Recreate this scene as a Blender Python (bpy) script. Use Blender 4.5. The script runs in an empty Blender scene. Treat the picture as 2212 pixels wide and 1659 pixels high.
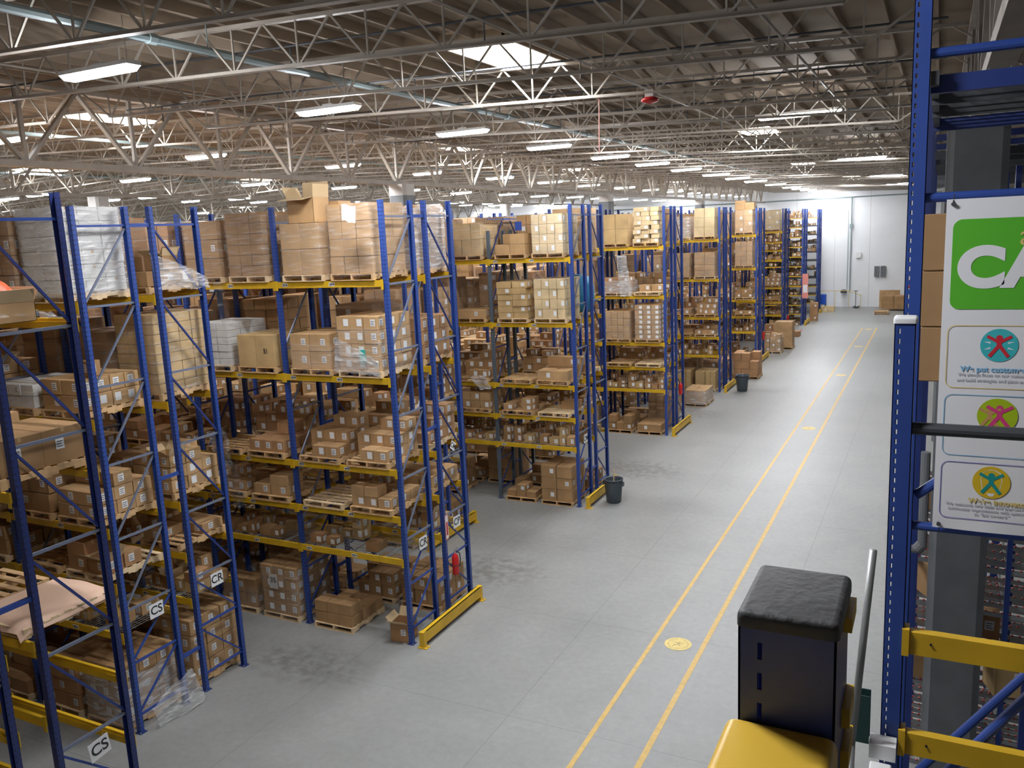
import bpy, math, random
from mathutils import Vector, Matrix
from mathutils.bvhtree import BVHTree

random.seed(7)
sc = bpy.context.scene
COL = sc.collection

# ------------------------------------------------------------------ camera
CAM = Vector((0, 0, 8.309))
R_ = Vector((0.894, 0.447, -0.046)).normalized()
F_ = Vector((-0.447, 0.876, -0.178)).normalized()
U_ = R_.cross(F_).normalized()
R_ = F_.cross(U_).normalized()
cd = bpy.data.cameras.new('camera')
cd.sensor_width = 36.0
cd.lens = 1814.5 / 2212 * 36.0
cd.clip_start = 0.05
cd.clip_end = 300
cam = bpy.data.objects.new('camera', cd)
COL.objects.link(cam)
cam.matrix_world = Matrix(((R_.x, U_.x, -F_.x, CAM.x), (R_.y, U_.y, -F_.y, CAM.y), (R_.z, U_.z, -F_.z, CAM.z), (0, 0, 0, 1)))
sc.camera = cam

# ------------------------------------------------------------------ world, exposure, light levels
w = bpy.data.worlds.new('world'); sc.world = w; w.use_nodes = True
w.node_tree.nodes['Background'].inputs[0].default_value = (0.6, 0.7, 0.9, 1)
w.node_tree.nodes['Background'].inputs[1].default_value = 0.3
sc.view_settings.view_transform = 'Standard'
sc.view_settings.look = 'None'
sc.view_settings.gamma = 1
sc.view_settings.use_curve_mapping = False
sc.view_settings.exposure = 1.15
LAMP = 100.0        # strip lamp emission
SKYL = 42.0        # skylight emission
sc.cycles.max_bounces = 8
sc.cycles.diffuse_bounces = 4
sc.cycles.glossy_bounces = 3
sc.cycles.transparent_max_bounces = 12
sc.cycles.sample_clamp_indirect = 6.0
sc.cycles.use_light_tree = True
sc.cycles.caustics_reflective = False
sc.cycles.caustics_refractive = False

# ------------------------------------------------------------------ materials
MATS = {}
def mat(name, rgb, rough=0.6, metal=0.0, emit=0.0, emitcol=None, noise=0.0, nscale=4.0, bump=0.0, bscale=30.0, alpha=None):
    m = bpy.data.materials.new(name); m.use_nodes = True
    nt = m.node_tree; b = nt.nodes['Principled BSDF']
    b.inputs['Base Color'].default_value = (*rgb, 1)
    b.inputs['Roughness'].default_value = rough
    b.inputs['Metallic'].default_value = metal
    if emit:
        b.inputs['Emission Color'].default_value = (*(emitcol or rgb), 1)
        b.inputs['Emission Strength'].default_value = emit
    if noise:
        tc = nt.nodes.new('ShaderNodeTexCoord'); n = nt.nodes.new('ShaderNodeTexNoise')
        n.inputs['Scale'].default_value = nscale; n.inputs['Detail'].default_value = 4
        nt.links.new(tc.outputs['Object'], n.inputs['Vector'])
        r = nt.nodes.new('ShaderNodeValToRGB')
        r.color_ramp.elements[0].position = 0.3; r.color_ramp.elements[1].position = 0.7
        r.color_ramp.elements[0].color = (*[c * (1 - noise) for c in rgb], 1)
        r.color_ramp.elements[1].color = (*[min(1, c * (1 + noise)) for c in rgb], 1)
        nt.links.new(n.outputs['Fac'], r.inputs['Fac']); nt.links.new(r.outputs['Color'], b.inputs['Base Color'])
    if bump:
        tc = nt.nodes.new('ShaderNodeTexCoord'); n = nt.nodes.new('ShaderNodeTexNoise')
        n.inputs['Scale'].default_value = bscale
        nt.links.new(tc.outputs['Object'], n.inputs['Vector'])
        bp = nt.nodes.new('ShaderNodeBump'); bp.inputs['Strength'].default_value = bump; bp.inputs['Distance'].default_value = 0.02
        nt.links.new(n.outputs['Fac'], bp.inputs['Height']); nt.links.new(bp.outputs['Normal'], b.inputs['Normal'])
    MATS[name] = m
    return m

def N(nt, kind, **kw):
    n = nt.nodes.new(kind)
    for k, v in kw.items():
        setattr(n, k, v)
    return n

mat('blue', (0.026, 0.065, 0.29), 0.42, noise=0.12, nscale=2.0)
mat('blue_dark', (0.018, 0.040, 0.20), 0.45, noise=0.15, nscale=2.0)
mat('blue_post', (0.05, 0.075, 0.26), 0.4)
mat('yellow_cover', (0.66, 0.42, 0.05), 0.3)
mat('grey_post', (0.10, 0.13, 0.16), 0.5)
mat('yellow', (0.66, 0.40, 0.015), 0.45, noise=0.14, nscale=2.5)
mat('brace_steel', (0.20, 0.23, 0.32), 0.42, metal=0.35)
mat('hole', (0.01, 0.012, 0.03), 0.9)
mat('galv', (0.42, 0.43, 0.43), 0.4, metal=0.6)
mat('dark_steel', (0.075, 0.08, 0.09), 0.5, metal=0.3)
mat('wood', (0.56, 0.36, 0.18), 0.8, noise=0.28, nscale=6.0)
mat('wood_pale', (0.72, 0.54, 0.33), 0.8, noise=0.2, nscale=6.0)
mat('white_label', (0.80, 0.80, 0.80), 0.5)
mat('print_black', (0.02, 0.02, 0.02), 0.6)
mat('print_red', (0.55, 0.03, 0.03), 0.5)
mat('tape', (0.50, 0.34, 0.18), 0.25)
mat('rubber', (0.06, 0.06, 0.063), 0.55, noise=0.25, nscale=14.0, bump=0.15, bscale=60)
mat('red', (0.55, 0.015, 0.015), 0.3)
mat('chrome', (0.7, 0.7, 0.7), 0.2, metal=1.0)
mat('truss', (0.37, 0.33, 0.28), 0.55, noise=0.12, nscale=3.0)
mat('roof', (0.34, 0.27, 0.20), 0.85, noise=0.08, nscale=0.6)
mat('column_light', (0.55, 0.53, 0.50), 0.8, noise=0.06)
mat('column_dark', (0.16, 0.17, 0.18), 0.7, noise=0.12, nscale=3)
mat('wall', (0.86, 0.88, 0.90), 0.8, noise=0.03, nscale=0.5)
mat('pipe', (0.26, 0.33, 0.34), 0.6)
mat('lamp', (1, 1, 1), 0.5, emit=LAMP, emitcol=(0.95, 0.965, 1.0))
mat('skylight', (1, 1, 1), 0.5, emit=SKYL, emitcol=(0.86, 0.93, 1.0))
mat('lamp_body', (0.75, 0.75, 0.75), 0.5)
mat('bin_grey', (0.055, 0.07, 0.085), 0.45)
mat('bin_blue', (0.02, 0.10, 0.60), 0.4)
mat('blue_tarp', (0.02, 0.22, 0.42), 0.5, bump=0.4, bscale=6)
mat('plastic_white', (0.78, 0.78, 0.78), 0.4)
mat('orange_bag', (0.75, 0.08, 0.01), 0.4, bump=0.5, bscale=12)
mat('kraft_paper', (0.70, 0.47, 0.34), 0.75, bump=0.25, bscale=4)
mat('black_film', (0.02, 0.02, 0.025), 0.25, bump=0.5, bscale=9)
mat('teal_paper', (0.03, 0.42, 0.36), 0.5)
mat('pink_board', (0.75, 0.28, 0.24), 0.5)
mat('banner_white', (0.80, 0.80, 0.83), 0.4)
mat('banner_green', (0.10, 0.46, 0.03), 0.4)
mat('banner_teal', (0.05, 0.48, 0.52), 0.4)
mat('banner_lime', (0.38, 0.52, 0.01), 0.4)
mat('banner_gold', (0.68, 0.46, 0.02), 0.4)
mat('banner_red', (0.60, 0.03, 0.05), 0.4)
mat('banner_pink', (0.65, 0.05, 0.22), 0.4)
mat('banner_fadedpink', (0.55, 0.30, 0.12), 0.4)
mat('banner_dteal', (0.01, 0.28, 0.27), 0.4)
mat('banner_blueline', (0.18, 0.42, 0.62), 0.4)
mat('banner_violetline', (0.15, 0.14, 0.45), 0.4)
mat('banner_goldtext', (0.70, 0.55, 0.20), 0.4)
mat('banner_bluetext', (0.25, 0.50, 0.72), 0.4)
mat('banner_greytext', (0.42, 0.42, 0.48), 0.5)
mat('green_steel', (0.02, 0.06, 0.055), 0.4)
mat('line_yellow', (0.62, 0.40, 0.10), 0.45, noise=0.12, nscale=9)
mat('mark_yellow', (0.72, 0.55, 0.16), 0.45, noise=0.1, nscale=9)
mat('mark_brown', (0.36, 0.26, 0.10), 0.5)
mat('wheel_red', (0.45, 0.05, 0.03), 0.4)

# perforated post: two columns of dark slots down the faces
def perforated(name, rgb):
    m = mat(name, rgb, 0.42)
    nt = m.node_tree; b = nt.nodes['Principled BSDF']
    tc = N(nt, 'ShaderNodeTexCoord'); sp = N(nt, 'ShaderNodeSeparateXYZ'); nt.links.new(tc.outputs['UV'], sp.inputs[0])
    def mth(op, a, bb=None, c=None):
        n = N(nt, 'ShaderNodeMath', operation=op)
        for i, v in enumerate((a, bb, c)):
            if v is None: continue
            if isinstance(v, (int, float)): n.inputs[i].default_value = v
            else: nt.links.new(v, n.inputs[i])
        return n.outputs[0]
    fz = mth('FRACT', mth('DIVIDE', sp.outputs['Y'], 0.0762))
    inz = mth('LESS_THAN', mth('ABSOLUTE', mth('SUBTRACT', fz, 0.5)), 0.18)
    dx = mth('ABSOLUTE', mth('SUBTRACT', mth('ABSOLUTE', sp.outputs['X']), 0.026))
    inx = mth('LESS_THAN', dx, 0.0075)
    fac = mth('MULTIPLY', inz, inx)
    mx = N(nt, 'ShaderNodeMix', data_type='RGBA')
    nt.links.new(fac, mx.inputs['Factor']); mx.inputs['A'].default_value = (*rgb, 1); mx.inputs['B'].default_value = (0.008, 0.01, 0.03, 1)
    nt.links.new(mx.outputs['Result'], b.inputs['Base Color'])
    return m
perforated('blue_perf', (0.028, 0.070, 0.30))
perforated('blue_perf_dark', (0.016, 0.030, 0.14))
perforated('grey_perf', (0.11, 0.14, 0.17))

# cardboard: tape strip and flap seam across the top and bottom, soft print noise
TINTS = [(0.40, 0.235, 0.105), (0.45, 0.275, 0.13), (0.34, 0.195, 0.085), (0.50, 0.31, 0.145), (0.54, 0.37, 0.17), (0.41, 0.225, 0.105), (0.64, 0.49, 0.28), (0.70, 0.70, 0.68)]
TINTNAME = ['brown', 'tan', 'dark-brown', 'light-brown', 'kraft-yellow', 'reddish-brown', 'pale-buff', 'white']
for i, rgb in enumerate(TINTS):
    m = mat('card%d' % i, rgb, 0.75)
    nt = m.node_tree; b = nt.nodes['Principled BSDF']
    tc = N(nt, 'ShaderNodeTexCoord'); sp = N(nt, 'ShaderNodeSeparateXYZ'); nt.links.new(tc.outputs['UV'], sp.inputs[0])
    a = N(nt, 'ShaderNodeMath', operation='SUBTRACT'); nt.links.new(sp.outputs['Y'], a.inputs[0]); a.inputs[1].default_value = 0.5
    ab = N(nt, 'ShaderNodeMath', operation='ABSOLUTE'); nt.links.new(a.outputs[0], ab.inputs[0])
    lt = N(nt, 'ShaderNodeMath', operation='LESS_THAN'); nt.links.new(ab.outputs[0], lt.inputs[0]); lt.inputs[1].default_value = 0.010
    ns = N(nt, 'ShaderNodeTexNoise'); ns.inputs['Scale'].default_value = 2.3
    nt.links.new(tc.outputs['Object'], ns.inputs['Vector'])
    mr = N(nt, 'ShaderNodeMapRange'); nt.links.new(ns.outputs['Fac'], mr.inputs[0]); mr.inputs[1].default_value = .3; mr.inputs[2].default_value = .7; mr.inputs[3].default_value = .82; mr.inputs[4].default_value = 1.12
    vm = N(nt, 'ShaderNodeVectorMath', operation='SCALE'); vm.inputs[0].default_value = rgb; nt.links.new(mr.outputs[0], vm.inputs['Scale'])
    mx = N(nt, 'ShaderNodeMix', data_type='RGBA'); nt.links.new(lt.outputs[0], mx.inputs['Factor'])
    nt.links.new(vm.outputs[0], mx.inputs['A']); mx.inputs['B'].default_value = (*[c * 0.45 for c in rgb], 1)
    nt.links.new(mx.outputs['Result'], b.inputs['Base Color'])
mat('card_inside', (0.54, 0.40, 0.23), 0.8)

# stretch film
def film_mat(name, whiteness, opac):
    m = bpy.data.materials.new(name); m.use_nodes = True; nt = m.node_tree
    b = nt.nodes['Principled BSDF']; out = nt.nodes['Material Output']
    b.inputs['Base Color'].default_value = (whiteness, whiteness, whiteness, 1); b.inputs['Roughness'].default_value = 0.12; b.inputs['Specular IOR Level'].default_value = 0.9
    tr = N(nt, 'ShaderNodeBsdfTransparent'); mx = N(nt, 'ShaderNodeMixShader')
    tc = N(nt, 'ShaderNodeTexCoord'); mp = N(nt, 'ShaderNodeMapping'); mp.inputs['Scale'].default_value = (1.3, 1.3, 9.0); mp.inputs['Rotation'].default_value = (0.25, 0.3, 0)
    ns = N(nt, 'ShaderNodeTexNoise'); ns.inputs['Scale'].default_value = 2.2; ns.inputs['Detail'].default_value = 6
    nt.links.new(tc.outputs['Object'], mp.inputs[0]); nt.links.new(mp.outputs[0], ns.inputs['Vector'])
    mr = N(nt, 'ShaderNodeMapRange'); nt.links.new(ns.outputs['Fac'], mr.inputs[0]); mr.inputs[1].default_value = .50; mr.inputs[2].default_value = .74
    mr.inputs[3].default_value = opac * 0.45; mr.inputs[4].default_value = min(0.9, opac * 2.4)
    nt.links.new(mr.outputs[0], mx.inputs[0]); nt.links.new(tr.outputs[0], mx.inputs[1]); nt.links.new(b.outputs[0], mx.inputs[2])
    bp = N(nt, 'ShaderNodeBump'); bp.inputs['Strength'].default_value = 0.6; bp.inputs['Distance'].default_value = 0.03
    nt.links.new(ns.outputs['Fac'], bp.inputs['Height']); nt.links.new(bp.outputs['Normal'], b.inputs['Normal'])
    nt.links.new(mx.outputs[0], out.inputs[0]); MATS[name] = m
film_mat('film', 0.85, 0.14)
film_mat('film_white', 0.85, 0.62)

# concrete floor: worn patches, control joints, faint gloss
def floor_mat():
    m = mat('floor', (0.34, 0.35, 0.35), 0.4)
    nt = m.node_tree; b = nt.nodes['Principled BSDF']
    tc = N(nt, 'ShaderNodeTexCoord')
    n1 = N(nt, 'ShaderNodeTexNoise'); n1.inputs['Scale'].default_value = 0.35; n1.inputs['Detail'].default_value = 8; n1.inputs['Roughness'].default_value = 0.65
    n2 = N(nt, 'ShaderNodeTexNoise'); n2.inputs['Scale'].default_value = 7; n2.inputs['Detail'].default_value = 8; n2.inputs['Roughness'].default_value = 0.7
    for n in (n1, n2): nt.links.new(tc.outputs['Object'], n.inputs['Vector'])
    r1 = N(nt, 'ShaderNodeValToRGB'); e = r1.color_ramp.elements
    e[0].position = 0.30; e[0].color = (0.24, 0.243, 0.233, 1); e[1].position = 0.72; e[1].color = (0.325, 0.325, 0.313, 1)
    nt.links.new(n1.outputs['Fac'], r1.inputs['Fac'])
    r2 = N(nt, 'ShaderNodeMapRange'); nt.links.new(n2.outputs['Fac'], r2.inputs[0]); r2.inputs[1].default_value = .25; r2.inputs[2].default_value = .75; r2.inputs[3].default_value = .88; r2.inputs[4].default_value = 1.10
    vm = N(nt, 'ShaderNodeVectorMath', operation='SCALE'); nt.links.new(r1.outputs['Color'], vm.inputs[0]); nt.links.new(r2.outputs[0], vm.inputs['Scale'])
    sp = N(nt, 'ShaderNodeSeparateXYZ'); nt.links.new(tc.outputs['Object'], sp.inputs[0])
    last = vm.outputs[0]
    def mth(op, a, bb=None):
        n = N(nt, 'ShaderNodeMath', operation=op)
        for i, v in enumerate((a, bb)):
            if v is None: continue
            if isinstance(v, (int, float)): n.inputs[i].default_value = v
            else: nt.links.new(v, n.inputs[i])
        return n.outputs[0]
    # joints every 3.8 m both ways
    for ax, off, wd in (('X', 0.7, 0.0022), ('Y', 1.5, 0.0022)):
        f = mth('FRACT', mth('DIVIDE', mth('ADD', sp.outputs[ax], 380 + off), 3.8))
        jt = mth('LESS_THAN', mth('ABSOLUTE', mth('SUBTRACT', f, 0.5)), wd)
        jt = mth('MULTIPLY', jt, 0.42)
        mx = N(nt, 'ShaderNodeMix', data_type='RGBA'); nt.links.new(jt, mx.inputs['Factor']); nt.links.new(last, mx.inputs['A']); mx.inputs['B'].default_value = (0.12, 0.12, 0.12, 1); last = mx.outputs['Result']
    # oil-dark traffic stains at the aisle mouths
    for (cx, cy, rx, ry) in ((-10.9, 11.9, 1.6, 0.9), (-9.6, 17.4, 1.6, 1.1), (-10.9, 16.7, 1.4, 0.9), (-9.1, 27.0, 1.9, 1.4), (-9.5, 36.0, 1.6, 1.0)):
        dx = mth('DIVIDE', mth('SUBTRACT', sp.outputs['X'], cx), rx); dy = mth('DIVIDE', mth('SUBTRACT', sp.outputs['Y'], cy), ry)
        d = mth('ADD', mth('MULTIPLY', dx, dx), mth('MULTIPLY', dy, dy))
        g = mth('SUBTRACT', 1.0, d); g = mth('MAXIMUM', g, 0.0)
        n3 = N(nt, 'ShaderNodeTexNoise'); n3.inputs['Scale'].default_value = 4.5; n3.inputs['Detail'].default_value = 7; nt.links.new(tc.outputs['Object'], n3.inputs['Vector'])
        h = mth('MULTIPLY', mth('MAXIMUM', mth('SUBTRACT', n3.outputs['Fac'], 0.40), 0.0), 3.4)
        fac = mth('MINIMUM', mth('MULTIPLY', g, h), 0.6)
        mx = N(nt, 'ShaderNodeMix', data_type='RGBA'); nt.links.new(fac, mx.inputs['Factor']); nt.links.new(last, mx.inputs['A']); mx.inputs['B'].default_value = (0.13, 0.12, 0.11, 1); last = mx.outputs['Result']
    nt.links.new(last, b.inputs['Base Color'])
    r3 = N(nt, 'ShaderNodeMapRange'); nt.links.new(n1.outputs['Fac'], r3.inputs[0]); r3.inputs[3].default_value = .30; r3.inputs[4].default_value = .50
    nt.links.new(r3.outputs[0], b.inputs['Roughness'])
floor_mat()

# ------------------------------------------------------------------ mesh builder
class MB:
    def __init__(s, *mats):
        s.v = []; s.f = []; s.mi = []; s.uv = []; s.mats = list(mats)
    def m(s, name):
        if name not in s.mats: s.mats.append(name)
        return s.mats.index(name)
    def quad(s, p, mat=None, uv=None):
        n = len(s.v); s.v += [tuple(q) for q in p]; s.f.append(tuple(range(n, n + len(p))))
        s.mi.append(s.m(mat) if mat else 0); s.uv += uv or ([(0, 0), (1, 0), (1, 1), (0, 1)] if len(p) == 4 else [(0, 0)] * len(p))
    def box(s, x0, y0, z0, x1, y1, z1, mat=None, skip=''):
        mi = s.m(mat) if mat else 0
        n = len(s.v)
        s.v += [(x0, y0, z0), (x1, y0, z0), (x1, y1, z0), (x0, y1, z0), (x0, y0, z1), (x1, y0, z1), (x1, y1, z1), (x0, y1, z1)]
        for f, nm in (((4, 5, 6, 7), 't'), ((3, 2, 1, 0), 'b'), ((0, 1, 5, 4), 'y'), ((1, 2, 6, 5), 'x'), ((2, 3, 7, 6), 'Y'), ((3, 0, 4, 7), 'X')):
            if nm in skip: continue
            s.f.append(tuple(n + i for i in f)); s.mi.append(mi)
            s.uv += [(0, 0), (1, 0), (1, 1), (0, 1)] if nm in 'tb' else [(0, 0), (1, 0), (1, .4), (0, .4)]
    def obox(s, c, a, b, h, mat=None):
        """box with centre base c, half vectors a, b (3D) and height vector h"""
        c, a, b, h = Vector(c), Vector(a), Vector(b), Vector(h)
        p = [c - a - b, c + a - b, c + a + b, c - a + b]; q = [v + h for v in p]
        n = len(s.v); s.v += [tuple(v) for v in p + q]; mi = s.m(mat) if mat else 0
        for k, f in enumerate(((4, 5, 6, 7), (3, 2, 1, 0), (0, 1, 5, 4), (1, 2, 6, 5), (2, 3, 7, 6), (3, 0, 4, 7))):
            s.f.append(tuple(n + i for i in f)); s.mi.append(mi); s.uv += [(0, 0), (1, 0), (1, 1), (0, 1)] if k < 2 else [(0, 0), (1, 0), (1, .4), (0, .4)]
    def tube(s, a, b, r, n=8, mat=None, cap=True, r2=None):
        a, b = Vector(a), Vector(b); d = (b - a).normalized()
        u = d.orthogonal().normalized(); w_ = d.cross(u); k = len(s.v); mi = s.m(mat) if mat else 0
        for p, rr in ((a, r), (b, r2 if r2 is not None else r)):
            for i in range(n):
                t = 2 * math.pi * i / n; s.v.append(tuple(p + u * (rr * math.cos(t)) + w_ * (rr * math.sin(t))))
        for i in range(n):
            j = (i + 1) % n; s.f.append((k + i, k + j, k + n + j, k + n + i)); s.mi.append(mi); s.uv += [(0, 0)] * 4
        if cap:
            s.f.append(tuple(k + n + i for i in range(n))); s.f.append(tuple(k + n - 1 - i for i in range(n))); s.mi += [mi, mi]; s.uv += [(0, 0)] * (2 * n)
    def bar(s, a, b, wx, wz, mat=None):
        """rectangular bar from a to b"""
        a, b = Vector(a), Vector(b); d = (b - a).normalized()
        up = Vector((0, 0, 1)) if abs(d.z) < 0.9 else Vector((1, 0, 0))
        u = d.cross(up).normalized(); v = u.cross(d).normalized()
        s.obox(a, u * wx / 2, v * wz / 2, b - a, mat)
    def lathe(s, prof, n=24, c=(0, 0, 0), mat=None):
        k = len(s.v); mi = s.m(mat) if mat else 0
        for r, z in prof:
            for i in range(n):
                t = 2 * math.pi * i / n; s.v.append((c[0] + r * math.cos(t), c[1] + r * math.sin(t), c[2] + z))
        for q in range(len(prof) - 1):
            for i in range(n):
                j = (i + 1) % n; s.f.append((k + q * n + i, k + q * n + j, k + (q + 1) * n + j, k + (q + 1) * n + i)); s.mi.append(mi); s.uv += [(0, 0)] * 4
    def mesh(s, name):
        me = bpy.data.meshes.new(name); me.from_pydata(s.v, [], s.f)
        for m_ in s.mats: me.materials.append(MATS[m_])
        me.polygons.foreach_set('material_index', s.mi)
        ul = me.uv_layers.new(name='UVMap'); flat = [c for t in s.uv for c in t]
        if len(flat) == len(me.loops) * 2: ul.data.foreach_set('uv', flat)
        me.update(); return me
    def build(s, name, parent=None, loc=(0, 0, 0), smooth=False):
        me = s.mesh(name)
        if smooth: me.polygons.foreach_set('use_smooth', [True] * len(me.polygons))
        return link(name, me, parent, loc)

def link(name, me, parent=None, loc=(0, 0, 0), rz=0):
    o = bpy.data.objects.new(name, me); COL.objects.link(o); o.location = loc
    if rz: o.rotation_euler = (0, 0, rz)
    if parent: o.parent = parent
    return o
def tag(o, label=None, cat=None, group=None, kind=None):
    if label: o['label'] = label
    if cat: o['category'] = cat
    if group: o['group'] = group
    if kind: o['kind'] = kind
    return o
def empty(name, loc, label, cat, group=None, rz=0):
    o = bpy.data.objects.new(name, None); COL.objects.link(o); o.location = loc; o.rotation_euler = (0, 0, rz)
    return tag(o, label, cat, group)
def textobj(s, name, size, mat_, parent, loc, rot, offset=0.0, align='CENTER', sx=1.0):
    c = bpy.data.curves.new(name, 'FONT'); c.body = s; c.size = size; c.align_x = align; c.align_y = 'CENTER'; c.extrude = 0.0004; c.offset = offset
    c.materials.append(MATS[mat_])
    o = bpy.data.objects.new(name, c); COL.objects.link(o); o.location = loc; o.rotation_euler = rot; o.scale = (sx, 1, 1)
    me = bpy.data.meshes.new_from_object(o); bpy.data.objects.remove(o)
    if not me.materials: me.materials.append(MATS[mat_])
    o = bpy.data.objects.new(name, me); COL.objects.link(o); o.location = loc; o.rotation_euler = rot; o.scale = (sx, 1, 1)
    if parent: o.parent = parent
    return o

def pxof(P):
    v = Vector(P) - CAM; z = v.dot(F_)
    if z < 0.1: return None
    return (1106 + 1814.5 * v.dot(R_) / z, 829.5 - 1814.5 * v.dot(U_) / z, z)

# ------------------------------------------------------------------ the shell
def struct(name, mb, smooth=False):
    o = mb.build(name, smooth=smooth); o['kind'] = 'structure'; return o
XL, XR, YN, YF = -120.0, 16.0, -12.0, 84.0
SL = 0.037
def zch(x):                                     # underside of the joists: roof rises to a ridge at x = -30, falls to -60, then level
    if x >= -30: return 10.48 - SL * (x + 6)
    return 10.48 + SL * 24 - SL * (min(-30, max(x, -60)) * -1 - 30)
def zroof(x): return zch(x) + 0.78
b = MB('floor'); b.box(XL, YN, -0.2, XR, YF, 0); struct('floor', b)
b = MB('wall'); b.box(XL, YF, 0, XR, YF + 0.3, 14.5)
struct('wall_far', b)
b = MB('wall'); b.box(XL, YN - 0.3, 0, XR, YN, 14.5); struct('wall_near', b)
b = MB('wall'); b.box(XL - 0.3, YN, 0, XL, YF, 14.5); struct('wall_left', b)
b = MB('wall'); b.box(XR, YN, 0, XR + 0.3, YF, 14.5); struct('wall_right', b)
b = MB('pipe'); b.tube((XL, YF - 0.1, 10.0), (XR, YF - 0.1, 10.0), 0.06)
struct('trim_1', b)
for k, x in enumerate((-26.0, -19.0, -12.0, -8.6, -5.6, -1.0)):
    b = MB('column_light'); b.box(x - 0.012, YF - 0.008, 0, x + 0.012, YF, 10.5); struct('trim_%d' % (k + 2), b)

SKY = [(-6.40, 12.85), (-5.25, 28.2), (-6.5, 47.6), (-18.9, 15.3), (-34.5, 24.2), (-16.2, 28.4), (-18.2, 45.0), (-34.3, 37.2), (-5.8, 67.0), (-48, 30), (-50, 52), (-33, 56), (-18.5, 66), (-62, 44), (-75, 50), (-80, 66)]
SKY = [(x, y, 1.15, 2.35) for x, y in SKY]
# roof deck with the skylight openings left out (strips along Y)
b = MB('roof')
xs = sorted({XL, XR, -30.0, -60.0} | {x - w_ / 2 for x, y, w_, d in SKY} | {x + w_ / 2 for x, y, w_, d in SKY})
for x0, x1 in zip(xs, xs[1:]):
    xm = (x0 + x1) / 2
    holes = sorted((y - d / 2, y + d / 2) for x, y, w_, d in SKY if x - w_ / 2 < xm < x + w_ / 2)
    y0 = YN
    for h0, h1 in holes + [(YF, YF)]:
        if h0 > y0: b.quad([(x0, y0, zroof(x0)), (x0, h0, zroof(x0)), (x1, h0, zroof(x1)), (x1, y0, zroof(x1))])
        y0 = h1
# purlins along Y, every 0.61 m, and cross nailers on the joists: same roof mesh
x = XL + 0.3
while x < XR:
    segs = [(YN, YF)]
    for sx, sy, sw, sd in SKY:
        if abs(x - sx) < sw / 2 + 0.03:
            segs = [s for a, c in segs for s in ((a, min(c, sy - sd / 2)), (max(a, sy + sd / 2), c)) if s[1] > s[0]]
    for a, c in segs: b.box(x - 0.022, a, zroof(x) - 0.15, x + 0.022, c, zroof(x) + 0.02)
    x += 0.61
struct('ceiling', b)
for k, (x, y, w_, d) in enumerate(SKY):
    z = zroof(x); b = MB('roof')
    for (ax, ay, bx, by) in ((x - w_ / 2, y - d / 2, x + w_ / 2, y - d / 2 + .04), (x - w_ / 2, y + d / 2 - .04, x + w_ / 2, y + d / 2), (x - w_ / 2, y - d / 2, x - w_ / 2 + .04, y + d / 2), (x + w_ / 2 - .04, y - d / 2, x + w_ / 2, y + d / 2)):
        b.box(ax, ay, z - 0.15, bx, by, z + 0.35)
    fr = struct('window_%d' % (k + 1), b)
    g = MB('skylight'); g.quad([(x - w_ / 2, y - d / 2, z + 0.3), (x - w_ / 2, y + d / 2, z + 0.3), (x + w_ / 2, y + d / 2, z + 0.3), (x + w_ / 2, y - d / 2, z + 0.3)])
    g.build('skylight_pane', fr)

# open-web joists, spanning X between the girders
BAY = 15.0
def joist_mesh(sl=SL):
    b = MB('truss'); L = BAY; h = 0.62
    # top chord and bottom chord: twin angles
    b.box(0, -0.045, h - 0.05, L, 0.045, h, ); b.box(0.9, -0.05, 0, L - 0.9, 0.05, 0.012); b.box(0.9, -0.012, 0.012, L - 0.9, 0.012, 0.05)
    b.box(0.9, -0.05, 0.012, L - 0.9, -0.042, 0.04); 
    k = 0; x = 0.9
    step = (L - 1.8) / 12
    for i in range(13):
        xb = 0.9 + i * step
        b.bar((xb, 0, 0.02), (xb, 0, h - 0.03), 0.022, 0.022)
        if i < 12: b.bar((xb + 0.02, 0, 0.02), (xb + step / 2, 0, h - 0.03), 0.026, 0.026)
        if i > 0: b.bar((xb - 0.02, 0, 0.02), (xb - step / 2, 0, h - 0.03), 0.026, 0.026)
    b.bar((0.9, 0, 0.02), (0.05, 0, h - 0.03), 0.03, 0.03); b.bar((L - 0.9, 0, 0.02), (L - 0.05, 0, h - 0.03), 0.03, 0.03)
    # shear along the roof slope
    b.v = [(x_, y_, z_ - sl * x_) for x_, y_, z_ in b.v]
    return b.mesh('roof_beam')
JM = joist_mesh(); JM2 = joist_mesh(-SL); JM3 = joist_mesh(0.0)
JY = [6.65 + 2.4 * k for k in range(-7, 33)]
for gx in (0.0, -15.0, -30.0, -45.0, -60.0, 15.0, -75.0, -90.0):
    for y in JY:
        if y > YF - 0.5 or (gx <= -45 and y < 12) or (gx <= -75 and y < 30) or (gx > 0 and y < 4): continue
        o = link('roof_beam', JM if gx > -30 else (JM2 if gx > -60 else JM3), None, (gx - BAY, y, zch(gx - BAY))); o['kind'] = 'structure'
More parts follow.
